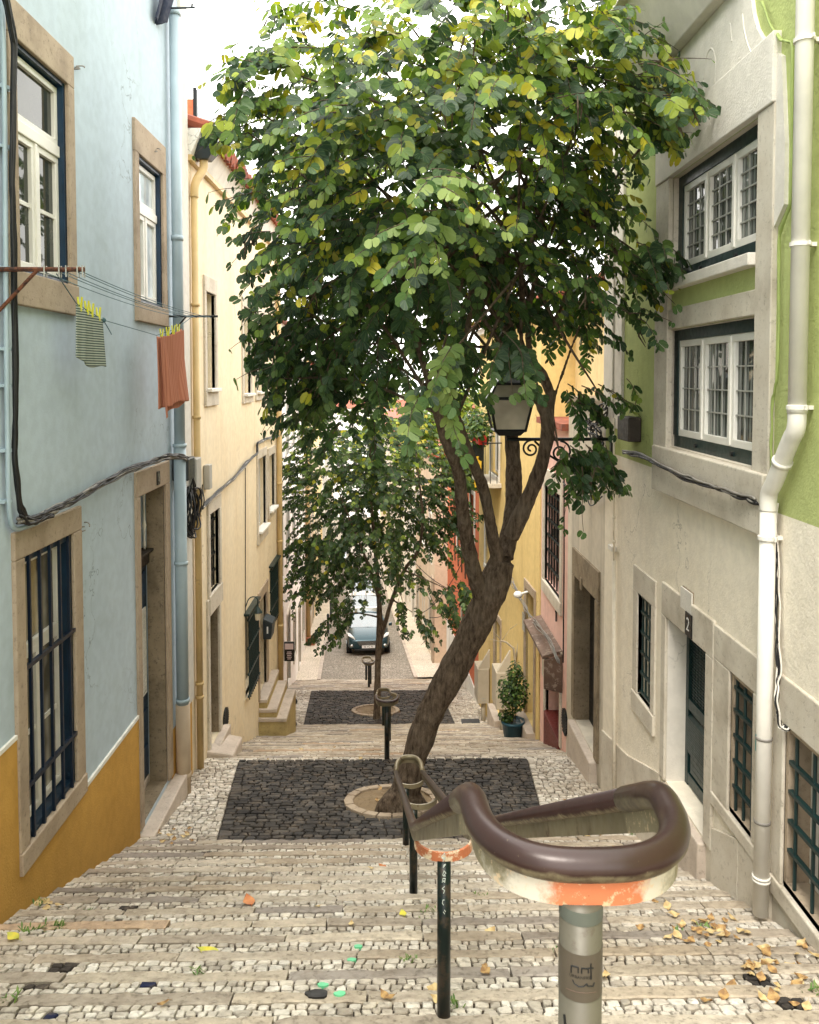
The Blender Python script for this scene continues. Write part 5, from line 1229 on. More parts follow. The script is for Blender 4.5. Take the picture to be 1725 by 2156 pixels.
planter(YF, 4.3, .4, -1.55, 'red planter with trailing greenery on the nearer balcony corner', leaves=320, rad=(.3, .5, .45))
planter(YF, 5.35, .4, -1.55, 'red planter full of greenery on the farther balcony corner', leaves=320, rad=(.3, .5, .5))
planter(OF, 1.25, .2, -3.2, 'window box with round green plant on the orange house', 'charcoal', .8, 260, (.25, .4, .3))
# potted shrub with bare old stem
p = onground(1080, 1553); e = empty('potted_shrub', p, 'leafy potted shrub in a teal pot with bare upper stem', 'potted plant')
m = MB(); m.lathe(p, [(.16, 0), (.205, .28), (.225, .285), (.225, .33), (.2, .33), (.19, .29)], 20); part('pot', 'teal_pot', e, m, True)
m = MB(); leaf_cloud(m, p + Vector((0, 0, .86)), (.31, .3, .40), 1100, .07, GREENS, rr); leaf_cloud(m, p + Vector((-.12, 0, .40)), (.18, .16, .1), 160, .07, GREENS, rr); leaf_cloud(m, p + Vector((.04, 0, 1.22)), (.17, .16, .24), 200, .07, GREENS, rr); part('foliage', 'small_leaf', e, m)
m = MB()
for k in range(5): m.tube(smooth_path(wob([p + Vector((R.uniform(-.05, .05), R.uniform(-.05, .05), .28)), p + Vector((R.uniform(-.08, .08), 0, .7)), p + Vector((R.uniform(-.1, .1), 0, 1.2))], .02)), .009, 6)
part('stem', 'bark', e, m)
p = onground(1090, 1545); zt_ = at(1085, 1385, p.y).z; g = lambda x, y: at(x, y, p.y + .2)
m = MB(); m.tube([g(1090, 1545), g(1089, 1460), g(1086, 1400), g(1082, 1365), g(1066, 1352), g(1054, 1348)], [.03, .028, .026, .024, .02, .012], 8)
m.tube([g(1086, 1390), g(1090, 1368), g(1092, 1350)], [.022, .02, .018], 8)
for a, b in (((1056, 1350), (1074, 1325)), ((1056, 1350), (1038, 1328)), ((1058, 1352), (1030, 1345)), ((1056, 1350), (1055, 1360)), ((1074, 1325), (1092, 1312)), ((1056, 1350), (1046, 1336))): m.tube([g(*a), g(*b)], [.007, .003], 5)
stw = paint('dead_wood', (.45, .38, .28), .8, .4, sc=15); tag(m.build('dead_shrub', 'dead_wood', None, True), 'bare pale dead shrub stem behind the potted plant', 'shrub')
# drain grate
p = onground(1177 - 0, 1523 + 3) if False else onground(991, 1521); e = empty('drain_grate', (p.x, p.y, p.z), 'dark drain opening in the lower landing by the orange house', 'drain')
m = MB(); m.box(p.x - .22, p.x + .22, p.y - .14, p.y + .14, p.z - .05, p.z + .03); part('frame', 'charcoal', e, m)
# ================================================================== RIGHT: FAR ROW
far_house(FRR, 'beige_house', 'beige house with stone corner pier beyond the orange house', 'house', 0, 9, -15, -3.2, 'tan_stucco', [(0, 0), (-7.2, -5.4)], seed=11)
m = MB(); m.fb(FRR, -.02, .6, 0, .08, -12, -7.6); tag(m.build('stone_pier', 'limestone', None, bevel=.03), 'weathered stone pier at the corner of the beige house', 'pier')
far_house(FRR, 'ivory_house', 'ivory house with white window frames past the beige house', 'house', 9.02, 20, -17, -3.4, 'white_stucco', [(0, 0), (-8.8, -7)], seed=12)
far_house(FRR, 'ochre_terrace', 'long ochre terrace at the far right end of the street', 'house', 20.02, 60, -22, -4.5, 'cream_stucco', [(0, 0), (-11, -9.2), (-7.6, -5.8)], seed=13)
m = MB()
for a, b in (((905, 1300), (1000, 1230)), ((890, 1290), (985, 1160)), ((870, 1180), (1000, 1250)), ((900, 1240), (960, 1310))):
    pa, pb = at(*a, 27), at(*b, 24); m.tube([pa.lerp(pb, t) - Vector((0, 0, .3 * 4 * t * (1 - t))) for t in [i / 10 for i in range(11)]], .012, 5)
tag(m.build('overhead_wires', 'black_rubber', None), 'thin overhead wires crossing by the orange house', 'wires')
# ================================================================== CARS
def make_car(color, label, plate, loc, rz, van=False):
    e = empty('parked_car', loc, label, 'car', 'cars parked down the street'); 
    hb = .12 if van else 0
    st = [(-.0, .60, .30, .52, .55), (.05, .74, .22, .60, .64), (.22, .82, .19, .70, .76), (.55, .865, .18, .82, .89), (.95, .87, .18, .92, .985), (1.2, .87, .18, .94, 1.0), (2.2, .87, .18, .96, 1.0), (3.3, .87, .18, .98, 1.0), (3.85, .84, .22, .95, .98), (4.0, .74, .32, .82, .86)]
    def sec(y, hw, zb, ze, zc):
        h = [(hw * .88, zb), (hw * .985, zb + .13), (hw, lin(zb, ze, .62)), (hw * .965, ze), (hw * .78, lin(ze, zc, .75)), (hw * .4, lin(ze, zc, .97))]
        return [(-x, y, z) for x, z in h] + [(0, y, zc)] + [(x, y, z) for x, z in h[::-1]]
    m = MB(); S_ = [sec(*s) for s in st]; k = len(S_[0])
    m.add([p for s in S_ for p in s], [(i * k + j, i * k + (j + 1) % k, (i + 1) * k + (j + 1) % k, (i + 1) * k + j) for i in range(len(S_) - 1) for j in range(k)] + [tuple(range(k))[::-1], tuple((len(S_) - 1) * k + j for j in range(k))])
    def lp(name, mat, par, m, smooth=False, bevel=0.):
        me_o = m.build(name, mat, None, smooth, bevel); me_o.parent = par; return me_o
    b = lp('body', color, e, m, True); s = b.modifiers.new('sub', 'SUBSURF'); s.levels = s.render_levels = 2
    # glasshouse
    def gs(y, hw, z): return [(-hw, y, z), (hw, y, z)]
    zr = 1.47 + hb
    A = [(-.74, 1.02, .96), (.74, 1.02, .96)]; B = [(-.57, 1.78, zr - .07), (.57, 1.78, zr - .07)]; C_ = [(-.56, 3.15, zr - .05), (.56, 3.15, zr - .05)]; D = [(-.70, 3.78, .97), (.70, 3.78, .97)]
    W = MB().add([A[0], A[1], (.55, 1.76, zr - .06), (0, 1.70, zr - .03), (-.55, 1.76, zr - .06), (0, .93, .985)], [(0, 5, 3, 4), (5, 1, 2, 3)]); lp('windscreen', 'car_glass', e, W)
    G = MB(); G.poly([A[0], B[0], C_[0], D[0]]); G.poly([A[1], B[1], C_[1], D[1]]); lp('side_glass', 'car_glass', e, G)
    G = MB(); G.poly([C_[0], C_[1], D[1], D[0]]); lp('rear_window', 'car_glass', e, G)
    m = MB()
    for sx in (0, 1):
        m.tube([A[sx], B[sx]], .035, 6); m.tube([B[sx], C_[sx]], .04, 6); m.tube([C_[sx], D[sx]], .05, 6); x = (-.71, .71)[sx]; xt = (-.57, .57)[sx]; m.tube([(x, 2.45, .96), (xt, 2.45, zr - .05)], .03, 6)
    lp('pillar', color, e, m)
    m = MB(); vs = []
    ys = [1.72, 1.95, 2.4, 2.9, 3.2]; xs = [-.57, -.4, 0, .4, .57]
    for y in ys:
        for x in xs: vs.append((x, y, zr - .055 + .07 * (1 - (x / .6) ** 2) * (1 if 1.8 < y < 3.1 else .55)))
    m.add(vs, [(j * 5 + i, j * 5 + i + 1, (j + 1) * 5 + i + 1, (j + 1) * 5 + i) for j in range(4) for i in range(4)]); o = lp('roof', color, e, m, True); so = o.modifiers.new('s', 'SOLIDIFY'); so.thickness = .02
    for sx in (-1, 1):
        m = MB(); m.add([(sx * .50, .055, .61), (sx * .80, .30, .74), (sx * .835, .52, .83), (sx * .72, .42, .82), (sx * .56, .12, .70)], [(0, 1, 2, 3, 4)])
        vs = [(x * 1.006 + sx * .004, y - .03, z + .012) for x, y, z in m.v]; m = MB().add(vs + [(x * .98, y + .06, z - .02) for x, y, z in vs], [(0, 1, 2, 3, 4)] + [(i, (i + 1) % 5, 5 + (i + 1) % 5, 5 + i) for i in range(5)])
        lp('headlight', 'lamp_white', e, m)
        m = MB(); m.ball((sx * .66, .03, .40), .07, 6, .9); lp('fog_lamp', 'chrome', e, m, True)
        m = MB(); m.hexa([(sx * .86, 1.12, .98), (sx * 1.0, 1.14, .98), (sx * 1.0, 1.24, .98), (sx * .86, 1.24, .98), (sx * .86, 1.12, 1.08), (sx * 1.01, 1.15, 1.11), (sx * 1.01, 1.24, 1.11), (sx * .86, 1.24, 1.1)]); lp('mirror', color, e, m, bevel=.02)
        for y in (.72, 3.2):
            m = MB(); m.tube([(sx * .66, y, .30), (sx * .875, y, .30)], .30, 20); wl = lp('wheel', 'tyre', e, m, True)
            m = MB(); m.tube([(sx * .86, y, .30), (sx * .885, y, .30)], .19, 10); r = lp('rim', 'chrome', wl, m)
    m = MB(); m.add([(-.36, -.035, .40), (.36, -.035, .40), (.47, .012, .58), (-.47, .012, .58)], [(0, 1, 2, 3)]); lp('grille', 'plate_black', e, m)
    m = MB()
    for i in range(5): z = .43 + .03 * i; m.box(-.36 - .02 * i, .36 + .02 * i, -.048 + .006 * i, -.02, z, z + .008)
    lp('grille_bars', 'chrome', e, m)
    m = MB(); m.box(-.55, .55, -.05, .06, .20, .27); lp('bumper_lip', 'plate_black', e, m, bevel=.02)
    m = MB(); m.box(-.26, .26, -.065, -.05, .31, .42); pl = lp('number_plate', 'lamp_white', e, m)
    if plate:
        vs, fs = text_mesh(plate, .1); m = MB().add([(v.x, -.067, .365 + v.y) for v in vs], fs); lp('plate_lettering', 'ink', pl, m)
    e.rotation_euler = (math.radians(-8.2), 0, rz)
    return e
rz = math.atan(-BEND)
def carat(x, y): p = onground(x, y); return (p.x, p.y + .1, gz(p.y + .1))
make_car('car_teal', 'dark teal hatchback parked nearest down the street', '36 VG 96', carat(776, 1382), rz)
p0 = carat(776, 1382); p = (p0[0] - .35, p0[1] + 6.0, gz(p0[1] + 6.0)); make_car('car_white', 'white hatchback parked behind the teal one', '', p, rz)
p = (p0[0] - .75, p0[1] + 11.6, gz(p0[1] + 11.6)); make_car('car_white', 'white van farthest in the row of three cars', '', p, rz, True)
p = onground(712, 1192); make_car('car_silver', 'small silver car far down the street on the left', '', (p.x, p.y, p.z), rz)
# ================================================================== HANDRAILS
def half_ring(c, r, n=14, s=-1):   # a half circle bulging towards the viewer (s=-1)
    return [Vector((c.x + r * math.cos(a), c.y + s * r * math.sin(a), c.z)) for a in [math.pi * i / n for i in range(n + 1)]]
def bent(pts, d=.12):
    """round the corners of a polyline over a distance d"""
    pts = [Vector(p) for p in pts]; out = [pts[0]]
    for a, b, c in zip(pts, pts[1:], pts[2:]):
        q0 = b + (a - b).normalized() * min(d, (a - b).length * .45); q1 = b + (c - b).normalized() * min(d, (c - b).length * .45)
        out += [q0.lerp(b, t).lerp(b.lerp(q1, t), t) for t in [i / 8 for i in range(9)]]
    return out + [pts[-1]]
BAND = [(-.006, -.018), (.006, -.018), (.006, -.062), (-.006, -.062)]
def handrail(label, centres, hw, near_post, posts, r, near_mats, post_mat, far_len=.2, tube_mat='bare_rail', rail_mat=None):
    """centres: corner points of the rail's centre line, near to far; half widths hw"""
    e = empty('handrail', centres[0], label, 'handrail')
    X = Vector((1, 0, 0))
    Lp = [c - X * h for c, h in zip(centres, hw)]; Rp = [c + X * h for c, h in zip(centres, hw)]
    n0 = near_post; h0 = hw[0]
    c0 = centres[0]; ln = c0.y - n0
    def uarc(c, h, l, s): return [Vector((c.x + h * math.copysign(abs(math.cos(a)) ** .75, math.cos(a)), c.y + s * l * abs(math.sin(a)) ** .75, c.z)) for a in [math.pi * i / 24 for i in range(25)]]
    near = uarc(c0, h0, ln, -1)           # from right corner to left corner
    cf = centres[-1]; far = uarc(cf, hw[-1], far_len, 1)
    # near loop with its two bends down the slope
    k = .22
    rs = Rp[0].lerp(Rp[1], min(.5, k / (Rp[1] - Rp[0]).length)); ls = Lp[0].lerp(Lp[1], min(.5, k / (Lp[1] - Lp[0]).length))
    loop = bent([rs] + [Rp[0]] + near[2:-2:1] + [Lp[0]] + [ls], .07)
    m = MB(); m.tube(loop, r, 14); part('end_loop', near_mats[0], e, m, True)
    m = MB(); m.tube(loop, 0, prof=BAND); part('loop_band', near_mats[1], e, m)
    for side, lab in ((Rp, None), (Lp, None)):
        a = rs if side is Rp else ls
        path = bent([a] + side[1:-1] + [side[-1]], .25) if len(side) > 2 else [a, side[-1]]
        m = MB(); m.tube(path, r * .92, 12); part('rail', rail_mat or tube_mat, e, m, True)
        m = MB(); m.tube(path, 0, prof=BAND); part('rail_band', tube_mat, e, m)
    m = MB(); fl = bent([Rp[-1]] + far[2:-2] + [Lp[-1]], .06); m.tube(fl, r * .92, 12); part('end_loop', tube_mat, e, m, True)
    m = MB(); m.tube(fl, 0, prof=BAND); part('loop_band', tube_mat, e, m)
    def centre_at(Y):
        for (a, b, ha, hb) in zip(centres, centres[1:], hw, hw[1:]):
            if a.y <= Y <= b.y: t = (Y - a.y) / (b.y - a.y); return a.lerp(b, t), lin(ha, hb, t)
        return (centres[-1].copy(), hw[-1]) if Y > centres[-1].y else (centres[0].copy(), hw[0])
    out = []
    for i, (px_, py_, pr, mat, band) in enumerate(posts):
        if i == 0 and near_post is not None and abs(py_ - near_post) < .2:
            c = Vector((c0.x, n0, c0.z)); zt = c.z - .060; x, y = px_, n0 + .01
        else:
            c, h = centre_at(py_ + .15); c = c - Vector((0, 0, .03)); ring = half_ring(c, h)
            m = MB(); m.tube(ring, 0, prof=BAND); part('saddle', band, e, m, label='orange primer patched saddle' if band == 'primer' else None)
            zt = c.z - .058; x, y = px_, c.y - math.sqrt(max(h * h - (px_ - c.x) ** 2, 0))
        m = MB(); m.tube([(x, y, gz(y) - .1), (x, y, zt)], pr, 32); o = part('post', mat, e, m, True); out.append((x, y, zt, pr))
    return e, out
zN = at(1215, 1822, 1.235).z
def at_z(x, y, z): r_ = ray(x, y); return r_ * (z / r_.z)
cR, cL = at_z(1392, 1672, zN), at_z(992, 1672, zN)
Yn = (cR.y + cL.y) / 2
p2 = onground(935, 2150); p3 = onground(871, 1880); p4 = onground(855, 1778)
bl = at(872, 1742, 4.02); zB_ = bl.z
fl = at(834, 1626, 8.25); fr_ = at(890, 1626, 8.25)
cen = [Vector(((cR.x + cL.x) / 2, Yn, zN)), Vector((p2.x, 4.02, zB_)), Vector(((fl.x + fr_.x) / 2, 8.25, fl.z))]
hws = [(cR.x - cL.x) / 2, p2.x - bl.x, (fr_.x - fl.x) / 2]
rail, ps = handrail('worn brown handrail with looped end on posts in the foreground', cen, hws, 1.235,
    [(at(1225, 1900, 1.24).x, 1.235, .0335, 'post_grey', None), (p2.x, p2.y, .0315, 'post_green', 'primer'), (p3.x, p3.y, .031, 'post_green', 'bare_rail'), (p4.x, p4.y, .031, 'post_green', 'bare_rail')], .0255, ('worn_rail', 'scuffed_band'), 'post_green', .34, rail_mat='worn_rail')
def rail_group(label, xn, yn_px, Y0, Y1, xf, base, hwid):
    z0 = at(xn, yn_px, Y0).z; c0 = Vector((at(xn, yn_px, Y0).x, Y0 + .22, z0)); zf_ = gz(Y1) + (z0 - gz(Y0)); c1 = Vector((xf, Y1, zf_))
    return handrail(label, [c0, c1], [hwid, hwid], Y0, [(c0.x, Y0, .036, 'post_green', None), (c0.x, lin(Y0, Y1, .4), .036, 'post_green', 'bare_rail'), (xf, Y1 - .3, .036, 'post_green', 'bare_rail')], .021, ('worn_rail', 'bare_rail'), 'post_green', .25)
rail_group('second handrail running down the middle flight past the leaning tree', 815, 1478, 11.15, 19.0, at(808, 1460, 19).x, 0, .155)
rail_group('third handrail partly hidden by the thin straight trunk', 777, 1397, 24.3, 28.0, at(772, 1390, 28).x, 0, .16)
# post 1: thin shell with shade and rust painted on its top, sticker with its lettering, marker stroke
px1, py1, pz1, pr1 = ps[0]
def on_post(x, y, post, extra=.0006):
    cx, cy, _, r = post; r += extra; d = ray(x, y)
    a = d.x ** 2 + d.y ** 2; b = -2 * (d.x * cx + d.y * cy); c = cx * cx + cy * cy - r * r; D = b * b - 4 * a * c
    t = (-b - math.sqrt(max(D, 0))) / (2 * a); return d * t
zA_, zB2 = on_post(1225, 1952, ps[0]).z, on_post(1225, 2012, ps[0]).z
m = MB(); m.tube([(px1, py1, zA_), (px1, py1, pz1 - .001)], pr1 + .0006, 32, cap=False); part('shaded_post_top', 'post_shade', rail, m, True)
zC_ = on_post(1225, 2112, ps[0]).z
m = MB(); m.tube([(px1, py1, zC_), (px1, py1, zB2)], pr1 + .0006, 32, cap=False); stk = part('sticker', 'sticker', rail, m, True)
Zs = lambda X, Y: (1162.4 + X * .1172, 1903.6 + Y * .1172)
def stroke(m, pts, w, post, f, n=6):
    q = []
    for a, b in zip(pts, pts[1:]):
        for i in range(n): q.append((lin(a[0], b[0], i / n), lin(a[1], b[1], i / n)))
    q.append(pts[-1]); m.tube([on_post(*f(*p), post, .0009) for p in q], w, 5)
m = MB()
for s in ([(345, 1230), (350, 1105), (470, 1135), (470, 1235)], [(535, 1245), (535, 1152), (655, 1165), (655, 1240)], [(700, 1070), (702, 1352)], [(640, 1150), (745, 1150)],
          [(372, 1358), (400, 1425), (480, 1482), (570, 1482), (628, 1430), (640, 1472), (740, 1475), (762, 1405)]): stroke(m, s, .0011, ps[0], Zs)
part('lettering', 'ink', stk, m)
vs, fs = text_mesh('URBANFREE', .0066); m = MB()
vv = []
for v in vs:
    ang = -math.pi / 2 - .2 + v.x / pr1; rr2 = pr1 + .0012
    zc_ = on_post(1213, 2056.5, ps[0]).z; vv.append((px1 + rr2 * math.cos(ang), py1 + rr2 * math.sin(ang), zc_ + v.y))
m.add(vv, fs); part('lettering', 'ink', stk, m)
m = MB(); stroke(m, [(250, 1512), (400, 1570), (500, 1592), (640, 1600), (800, 1580)], .0006, ps[0], Zs); part('lettering', 'brown_wood', stk, m)
m = MB(); stroke(m, [(222, 1985), (240, 2180)], .0022, ps[0], Zs); part('marker_stroke', 'ink', rail, m)
m = MB(); Zp = lambda X, Y: (901.3 + X * .0937, 1752 + Y * .0937)
for s in ([(385, 460), (310, 550), (320, 585), (385, 620), (380, 470)], [(318, 585), (370, 570), (340, 660)], [(345, 790), (372, 725), (345, 800), (400, 720)], [(330, 970), (362, 868), (405, 925), (340, 985), (400, 985)], [(320, 1135), (335, 1045), (390, 1040), (380, 1130), (335, 1100), (385, 1095)],
          [(375, 1220), (320, 1275), (375, 1310), (350, 1380)], [(370, 1525), (335, 1530), (325, 1600), (350, 1640)], [(345, 1790), (375, 1840)], [(370, 1750), (395, 1790)]): stroke(m, s, .0018, ps[1], Zp)
part('scratched_letters', 'scratch', rail, m)
# ================================================================== TREES
def leaf_geo(L, rr):
    w = L * rr.uniform(.5, .62); fold = rr.uniform(.05, .42); droop = rr.uniform(0, .3)
    out = [(0, 0), (.42, -.10), (.86, .12), (1., .5), (.78, .86), (.38, 1.0), (.08, .80)]
    res = []
    for sx in (1, -1):
        h = []
        for (x, y) in out:
            z = fold * x * w - droop * L * (y * y) * .5
            h.append((sx * x * w, y * L, z))
        res.append(h)
    return res, [[(sx * x, y + .12) for x, y in out] for sx in (1, -1)]
def pix(p):
    fy = p.x * math.sin(YAW) + p.y * math.cos(YAW); rx = p.x * math.cos(YAW) - p.y * math.sin(YAW)
    f = fy * math.cos(PITCH) - p.z * math.sin(PITCH); d = -fy * math.sin(PITCH) - p.z * math.cos(PITCH)
    return CX + F * rx / f, CY + F * d / f
EDGE_L = [(-200, 560), (0, 560), (100, 505), (160, 452), (250, 470), (300, 450), (370, 485), (470, 440), (520, 500), (600, 500), (700, 525), (800, 545), (900, 570), (1000, 585), (2000, 590)]
EDGE_R = [(-200, 1370), (0, 1372), (100, 1392), (180, 1515), (240, 1500), (300, 1440), (350, 1390), (420, 1300), (450, 1385), (530, 1460), (580, 1450), (640, 1385), (700, 1350), (830, 1350), (900, 1310), (1040, 1310), (1060, 1200), (2000, 1100)]
def edge(tab, y):
    for (a, xa), (b, xb) in zip(tab, tab[1:]):
        if a <= y <= b: return lin(xa, xb, (y - a) / (b - a))
    return tab[-1][1]
def trimmed(p, rr):
    """pruned growth: the crown's outline, and the gap kept clear around the lantern"""
    x, y = pix(p); k = rr.gauss(0, 26)
    if p.y < 15 and (x < edge(EDGE_L, y) + k or x > edge(EDGE_R, y) + k): return True
    if p.y > 15: return (715 + k < x < 905 + k and y > 1222 + k and not (abs(x - 735) < 42 and 1262 < y < 1345) and not (abs(x - 875) < 40 and 1272 < y < 1345))
    return p.y < 9.7 and 1040 + k < x < 1104 + k and 788 + k < y < 930
class Crown:
    def __init__(s): s.v = []; s.f = []; s.c = []; s.uv = []
    def leaf(s, p, d, nrm, L, col, rr):
        d = d.normalized(); nn = (nrm - d * nrm.dot(d))
        if nn.length < 1e-4: nn = d.orthogonal()
        nn.normalize(); sd = d.cross(nn)
        halves, uvs = leaf_geo(L, rr)
        for h, u in zip(halves, uvs):
            o = len(s.v); s.v += [tuple(p + sd * x + d * y + nn * z) for x, y, z in h]; s.f.append(tuple(range(o, o + len(h)))); s.c.append(col); s.uv += u
    def build(s, name, parent, mat='leaf'):
        m = MB(); m.v, m.f, m.c = s.v, s.f, s.c
        o = m.build(name, mat, parent, False)
        uvl = o.data.uv_layers.new(name='uv'); uvl.data.foreach_set('uv', np.array(s.uv, dtype=np.float32).ravel())
        return o
LEAVES = [(.038, .078, .026), (.027, .060, .024), (.050, .098, .030), (.064, .118, .034), (.018, .042, .019), (.030, .066, .029), (.022, .050, .022), (.09, .145, .04)]
YEL = [(.28, .33, .04), (.36, .35, .03), (.19, .27, .04), (.12, .20, .035), (.14, .21, .035), (.36, .31, .025), (.19, .26, .05), (.22, .27, .04)]
LIT = [(.13, .20, .055), (.17, .24, .06), (.10, .18, .06), (.20, .26, .075)]  # paler greens: light on the bright sprigs put into the leaf colour
def grow_crown(clumps, total, Lr, seed, yellow, twl=(.35, .75)):
    rr = random.Random(seed); cr = Crown(); tw = MB(); pods = 0
    W_ = sum(c[6] for c in clumps)
    ctr_all = sum((at(c[0], c[1], c[4]) * c[6] for c in clumps), Vector()) / W_
    for (cx, cy, rx, ry, Yc, dy, wt, *tone) in clumps:
        c = at(cx, cy, Yc); ax = rx / F * Yc; az = ry / F * Yc
        for _ in range(max(2, int(total * wt / W_))):
            v = Vector((rr.gauss(0, 1), rr.gauss(0, 1), rr.gauss(0, 1))).normalized(); k = rr.random() ** .42
            p = c + Vector((v.x * ax * k, v.y * dy * k, v.z * az * k))
            if abs(p.x) > 2.42 and (p.x < 0 or p.y < 12): continue
            outw = (p - ctr_all); outw.z *= .6; outw = outw.normalized() if outw.length > .01 else v
            d = (outw * .8 + Vector((rr.uniform(-1, 1), rr.uniform(-1, 1), rr.uniform(-.7, .45))) * .8).normalized()
            ln = rr.uniform(*twl); n = int(ln / (Lr[0] * .62)); pts = [p.copy()]; q = p.copy(); dd = d.copy()
            t_yel = yellow(p, rr); tone_ = tone[0] if tone else None
            last = 0; up = Vector((0, 0, 1)); sz = rr.uniform(.85, 1.12)
            for i in range(n):
                dd = (dd + Vector((0, 0, -.06)) + Vector((rr.uniform(-1, 1), rr.uniform(-1, 1), rr.uniform(-1, 1))) * .06).normalized()
                q = q + dd * (ln / n); pts.append(q.copy())
                sd = dd.cross(up); sd = sd.normalized() if sd.length > .05 else Vector((1, 0, 0))
                s = 1 if i % 2 else -1
                ld = (sd * s * .7 + dd * .35 + Vector((0, 0, rr.uniform(-1.1, -.1)))).normalized()
                nr = (up * .5 + outw * .55 + Vector((0, -.6, 0)) + Vector((rr.uniform(-1, 1), rr.uniform(-1, 1), rr.uniform(-1, 1))) * .6).normalized()
                L = lin(*Lr, rr.random()) * sz * (1 - .35 * (i / n) ** 3) * rr.choice((.7, .9, 1., 1., 1.1))
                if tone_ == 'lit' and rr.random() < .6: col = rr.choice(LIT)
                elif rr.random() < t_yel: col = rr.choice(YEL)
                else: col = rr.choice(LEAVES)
                k2 = rr.uniform(.8, 1.25); col = tuple(x * k2 for x in col)
                if trimmed(q + ld * L * .5, rr): continue
                last = i + 2; cr.leaf(q + ld * .012, ld, nr, L, col, rr)
            if last < 3: continue
            pts = pts[:last]
            rad = [lin(.006, .002, i / max(1, len(pts) - 1)) for i in range(len(pts))]
            tw.tube(pts, rad, 4, cap=False)
            if rr.random() < .07:
                for _k in range(2):
                    o = pts[len(pts) // 2] + Vector((rr.uniform(-.04, .04),) * 3); tw.tube([o, o + Vector((rr.uniform(-.05, .05), rr.uniform(-.05, .05), -.10)), o + Vector((rr.uniform(-.08, .08), rr.uniform(-.08, .08), -.2))], [.004, .009, .003], 5)
    return cr, tw
TRUNK_K = .82
def limb(m, pts, seed=0):
    """pts: (x px, y px, width px, Y)"""
    P_ = [at(x, y, Y) for x, y, w, Y in pts]; rad = [w * (TRUNK_K if seed == 0 else .70) / 2 / F * Y for x, y, w, Y in pts]
    n = 6; q = []; rr_ = []
    for i in range(len(P_) - 1):
        p0, p1, p2_, p3_ = P_[max(0, i - 1)], P_[i], P_[i + 1], P_[min(len(P_) - 1, i + 2)]
        for k in range(n):
            t = k / n
            q.append(.5 * ((2 * p1) + (p2_ - p0) * t + (2 * p0 - 5 * p1 + 4 * p2_ - p3_) * t * t + (3 * p1 - p0 - 3 * p2_ + p3_) * t ** 3)); rr_.append(lin(rad[i], rad[i + 1], t) * (1 + .05 * math.sin(i * 5.1 + k * 1.3 + seed)))
    q.append(P_[-1]); rr_.append(rad[-1]); m.tube(q, rr_, 12)
    return q
def trunk_obj(m, parent, voxel, name='trunk', disp=.02):
    o = part(name, 'bark', parent, m, True)
    r = o.modifiers.new('weld', 'REMESH'); r.mode = 'VOXEL'; r.voxel_size = voxel; r.use_smooth_shade = True
    if disp:
        t = bpy.data.textures.new('bark_lumps', 'CLOUDS'); t.noise_scale = .12; d = o.modifiers.new('lumps', 'DISPLACE'); d.texture = t; d.strength = disp; d.mid_level = .5
    return o
b0 = onground(846, 1700)
tree = empty('street_tree', b0, 'large leaning tree with round two lobed leaves in the near pit', 'tree')
Y0 = b0.y
m = MB()
limb(m, [(838, 1712, 105, Y0 - .02), (856, 1660, 78, Y0), (872, 1600, 66, Y0), (905, 1505, 72, Y0 - .05), (958, 1405, 76, Y0 - .1), (1008, 1305, 78, Y0 - .15), (1036, 1240, 84, Y0 - .2), (1058, 1180, 66, Y0 - .2)])
limb(m, [(846, 1660, 50, Y0), (815, 1690, 40, Y0 - .1), (795, 1712, 24, Y0 - .12)]); limb(m, [(870, 1680, 46, Y0), (905, 1712, 26, Y0 + .1)])
bs = []
bs.append(limb(m, [(1020, 1280, 56, Y0 - .2), (992, 1180, 46, Y0 - .4), (976, 1090, 42, Y0 - .6), (966, 1000, 38, Y0 - .8), (935, 915, 33, Y0 - 1), (915, 845, 27, Y0 - 1.2), (885, 740, 20, Y0 - 1.4), (850, 600, 14, Y0 - 1.6), (830, 420, 9, Y0 - 1.8)], 1))
bs.append(limb(m, [(1052, 1200, 52, Y0 - .2), (1038, 1130, 36, Y0 - .3), (1018, 1030, 35, Y0 - .4), (984, 945, 33, Y0 - .6), (958, 865, 28, Y0 - .9), (955, 790, 23, Y0 - 1.1), (985, 690, 17, Y0 - 1.3), (1000, 550, 13, Y0 - 1.5), (960, 380, 8, Y0 - 1.6)], 2))
bs.append(limb(m, [(1062, 1175, 60, Y0 - .1), (1078, 1090, 52, Y0 + .1), (1082, 1010, 50, Y0 + .25), (1078, 925, 44, Y0 + .35), (1072, 830, 36, Y0 + .3), (1062, 730, 30, Y0 + .1), (1035, 640, 25, Y0 - .2), (1005, 530, 20, Y0 - .6), (990, 400, 13, Y0 - 1), (1010, 240, 8, Y0 - 1.4)], 3))
bs.append(limb(m, [(1076, 1130, 54, Y0 - .2), (1110, 1055, 50, Y0 - .3), (1138, 985, 42, Y0 - .4), (1154, 905, 40, Y0 - .5), (1140, 850, 38, Y0 - .6), (1108, 800, 28, Y0 - .8), (1080, 700, 22, Y0 - 1), (1050, 600, 17, Y0 - 1.3), (1090, 430, 12, Y0 - 1.6), (1150, 260, 8, Y0 - 1.9)], 4))
bs.append(limb(m, [(1150, 900, 36, Y0 - .5), (1160, 835, 27, Y0 - .5), (1142, 785, 24, Y0 - .6), (1115, 740, 20, Y0 - .8), (1120, 620, 15, Y0 - 1.1), (1180, 440, 10, Y0 - 1.6), (1260, 260, 6, Y0 - 2.2)], 5))
bs.append(limb(m, [(1162, 850, 14, Y0 - .5), (1180, 800, 9, Y0 - .5), (1210, 715, 8, Y0 - .6), (1240, 640, 6, Y0 - .7)], 6))
bs.append(limb(m, [(1160, 690, 15, Y0 - .7), (1180, 650, 14, Y0 - .8), (1196, 605, 12, Y0 - .9)], 7))
trunk_obj(m, tree, .016)
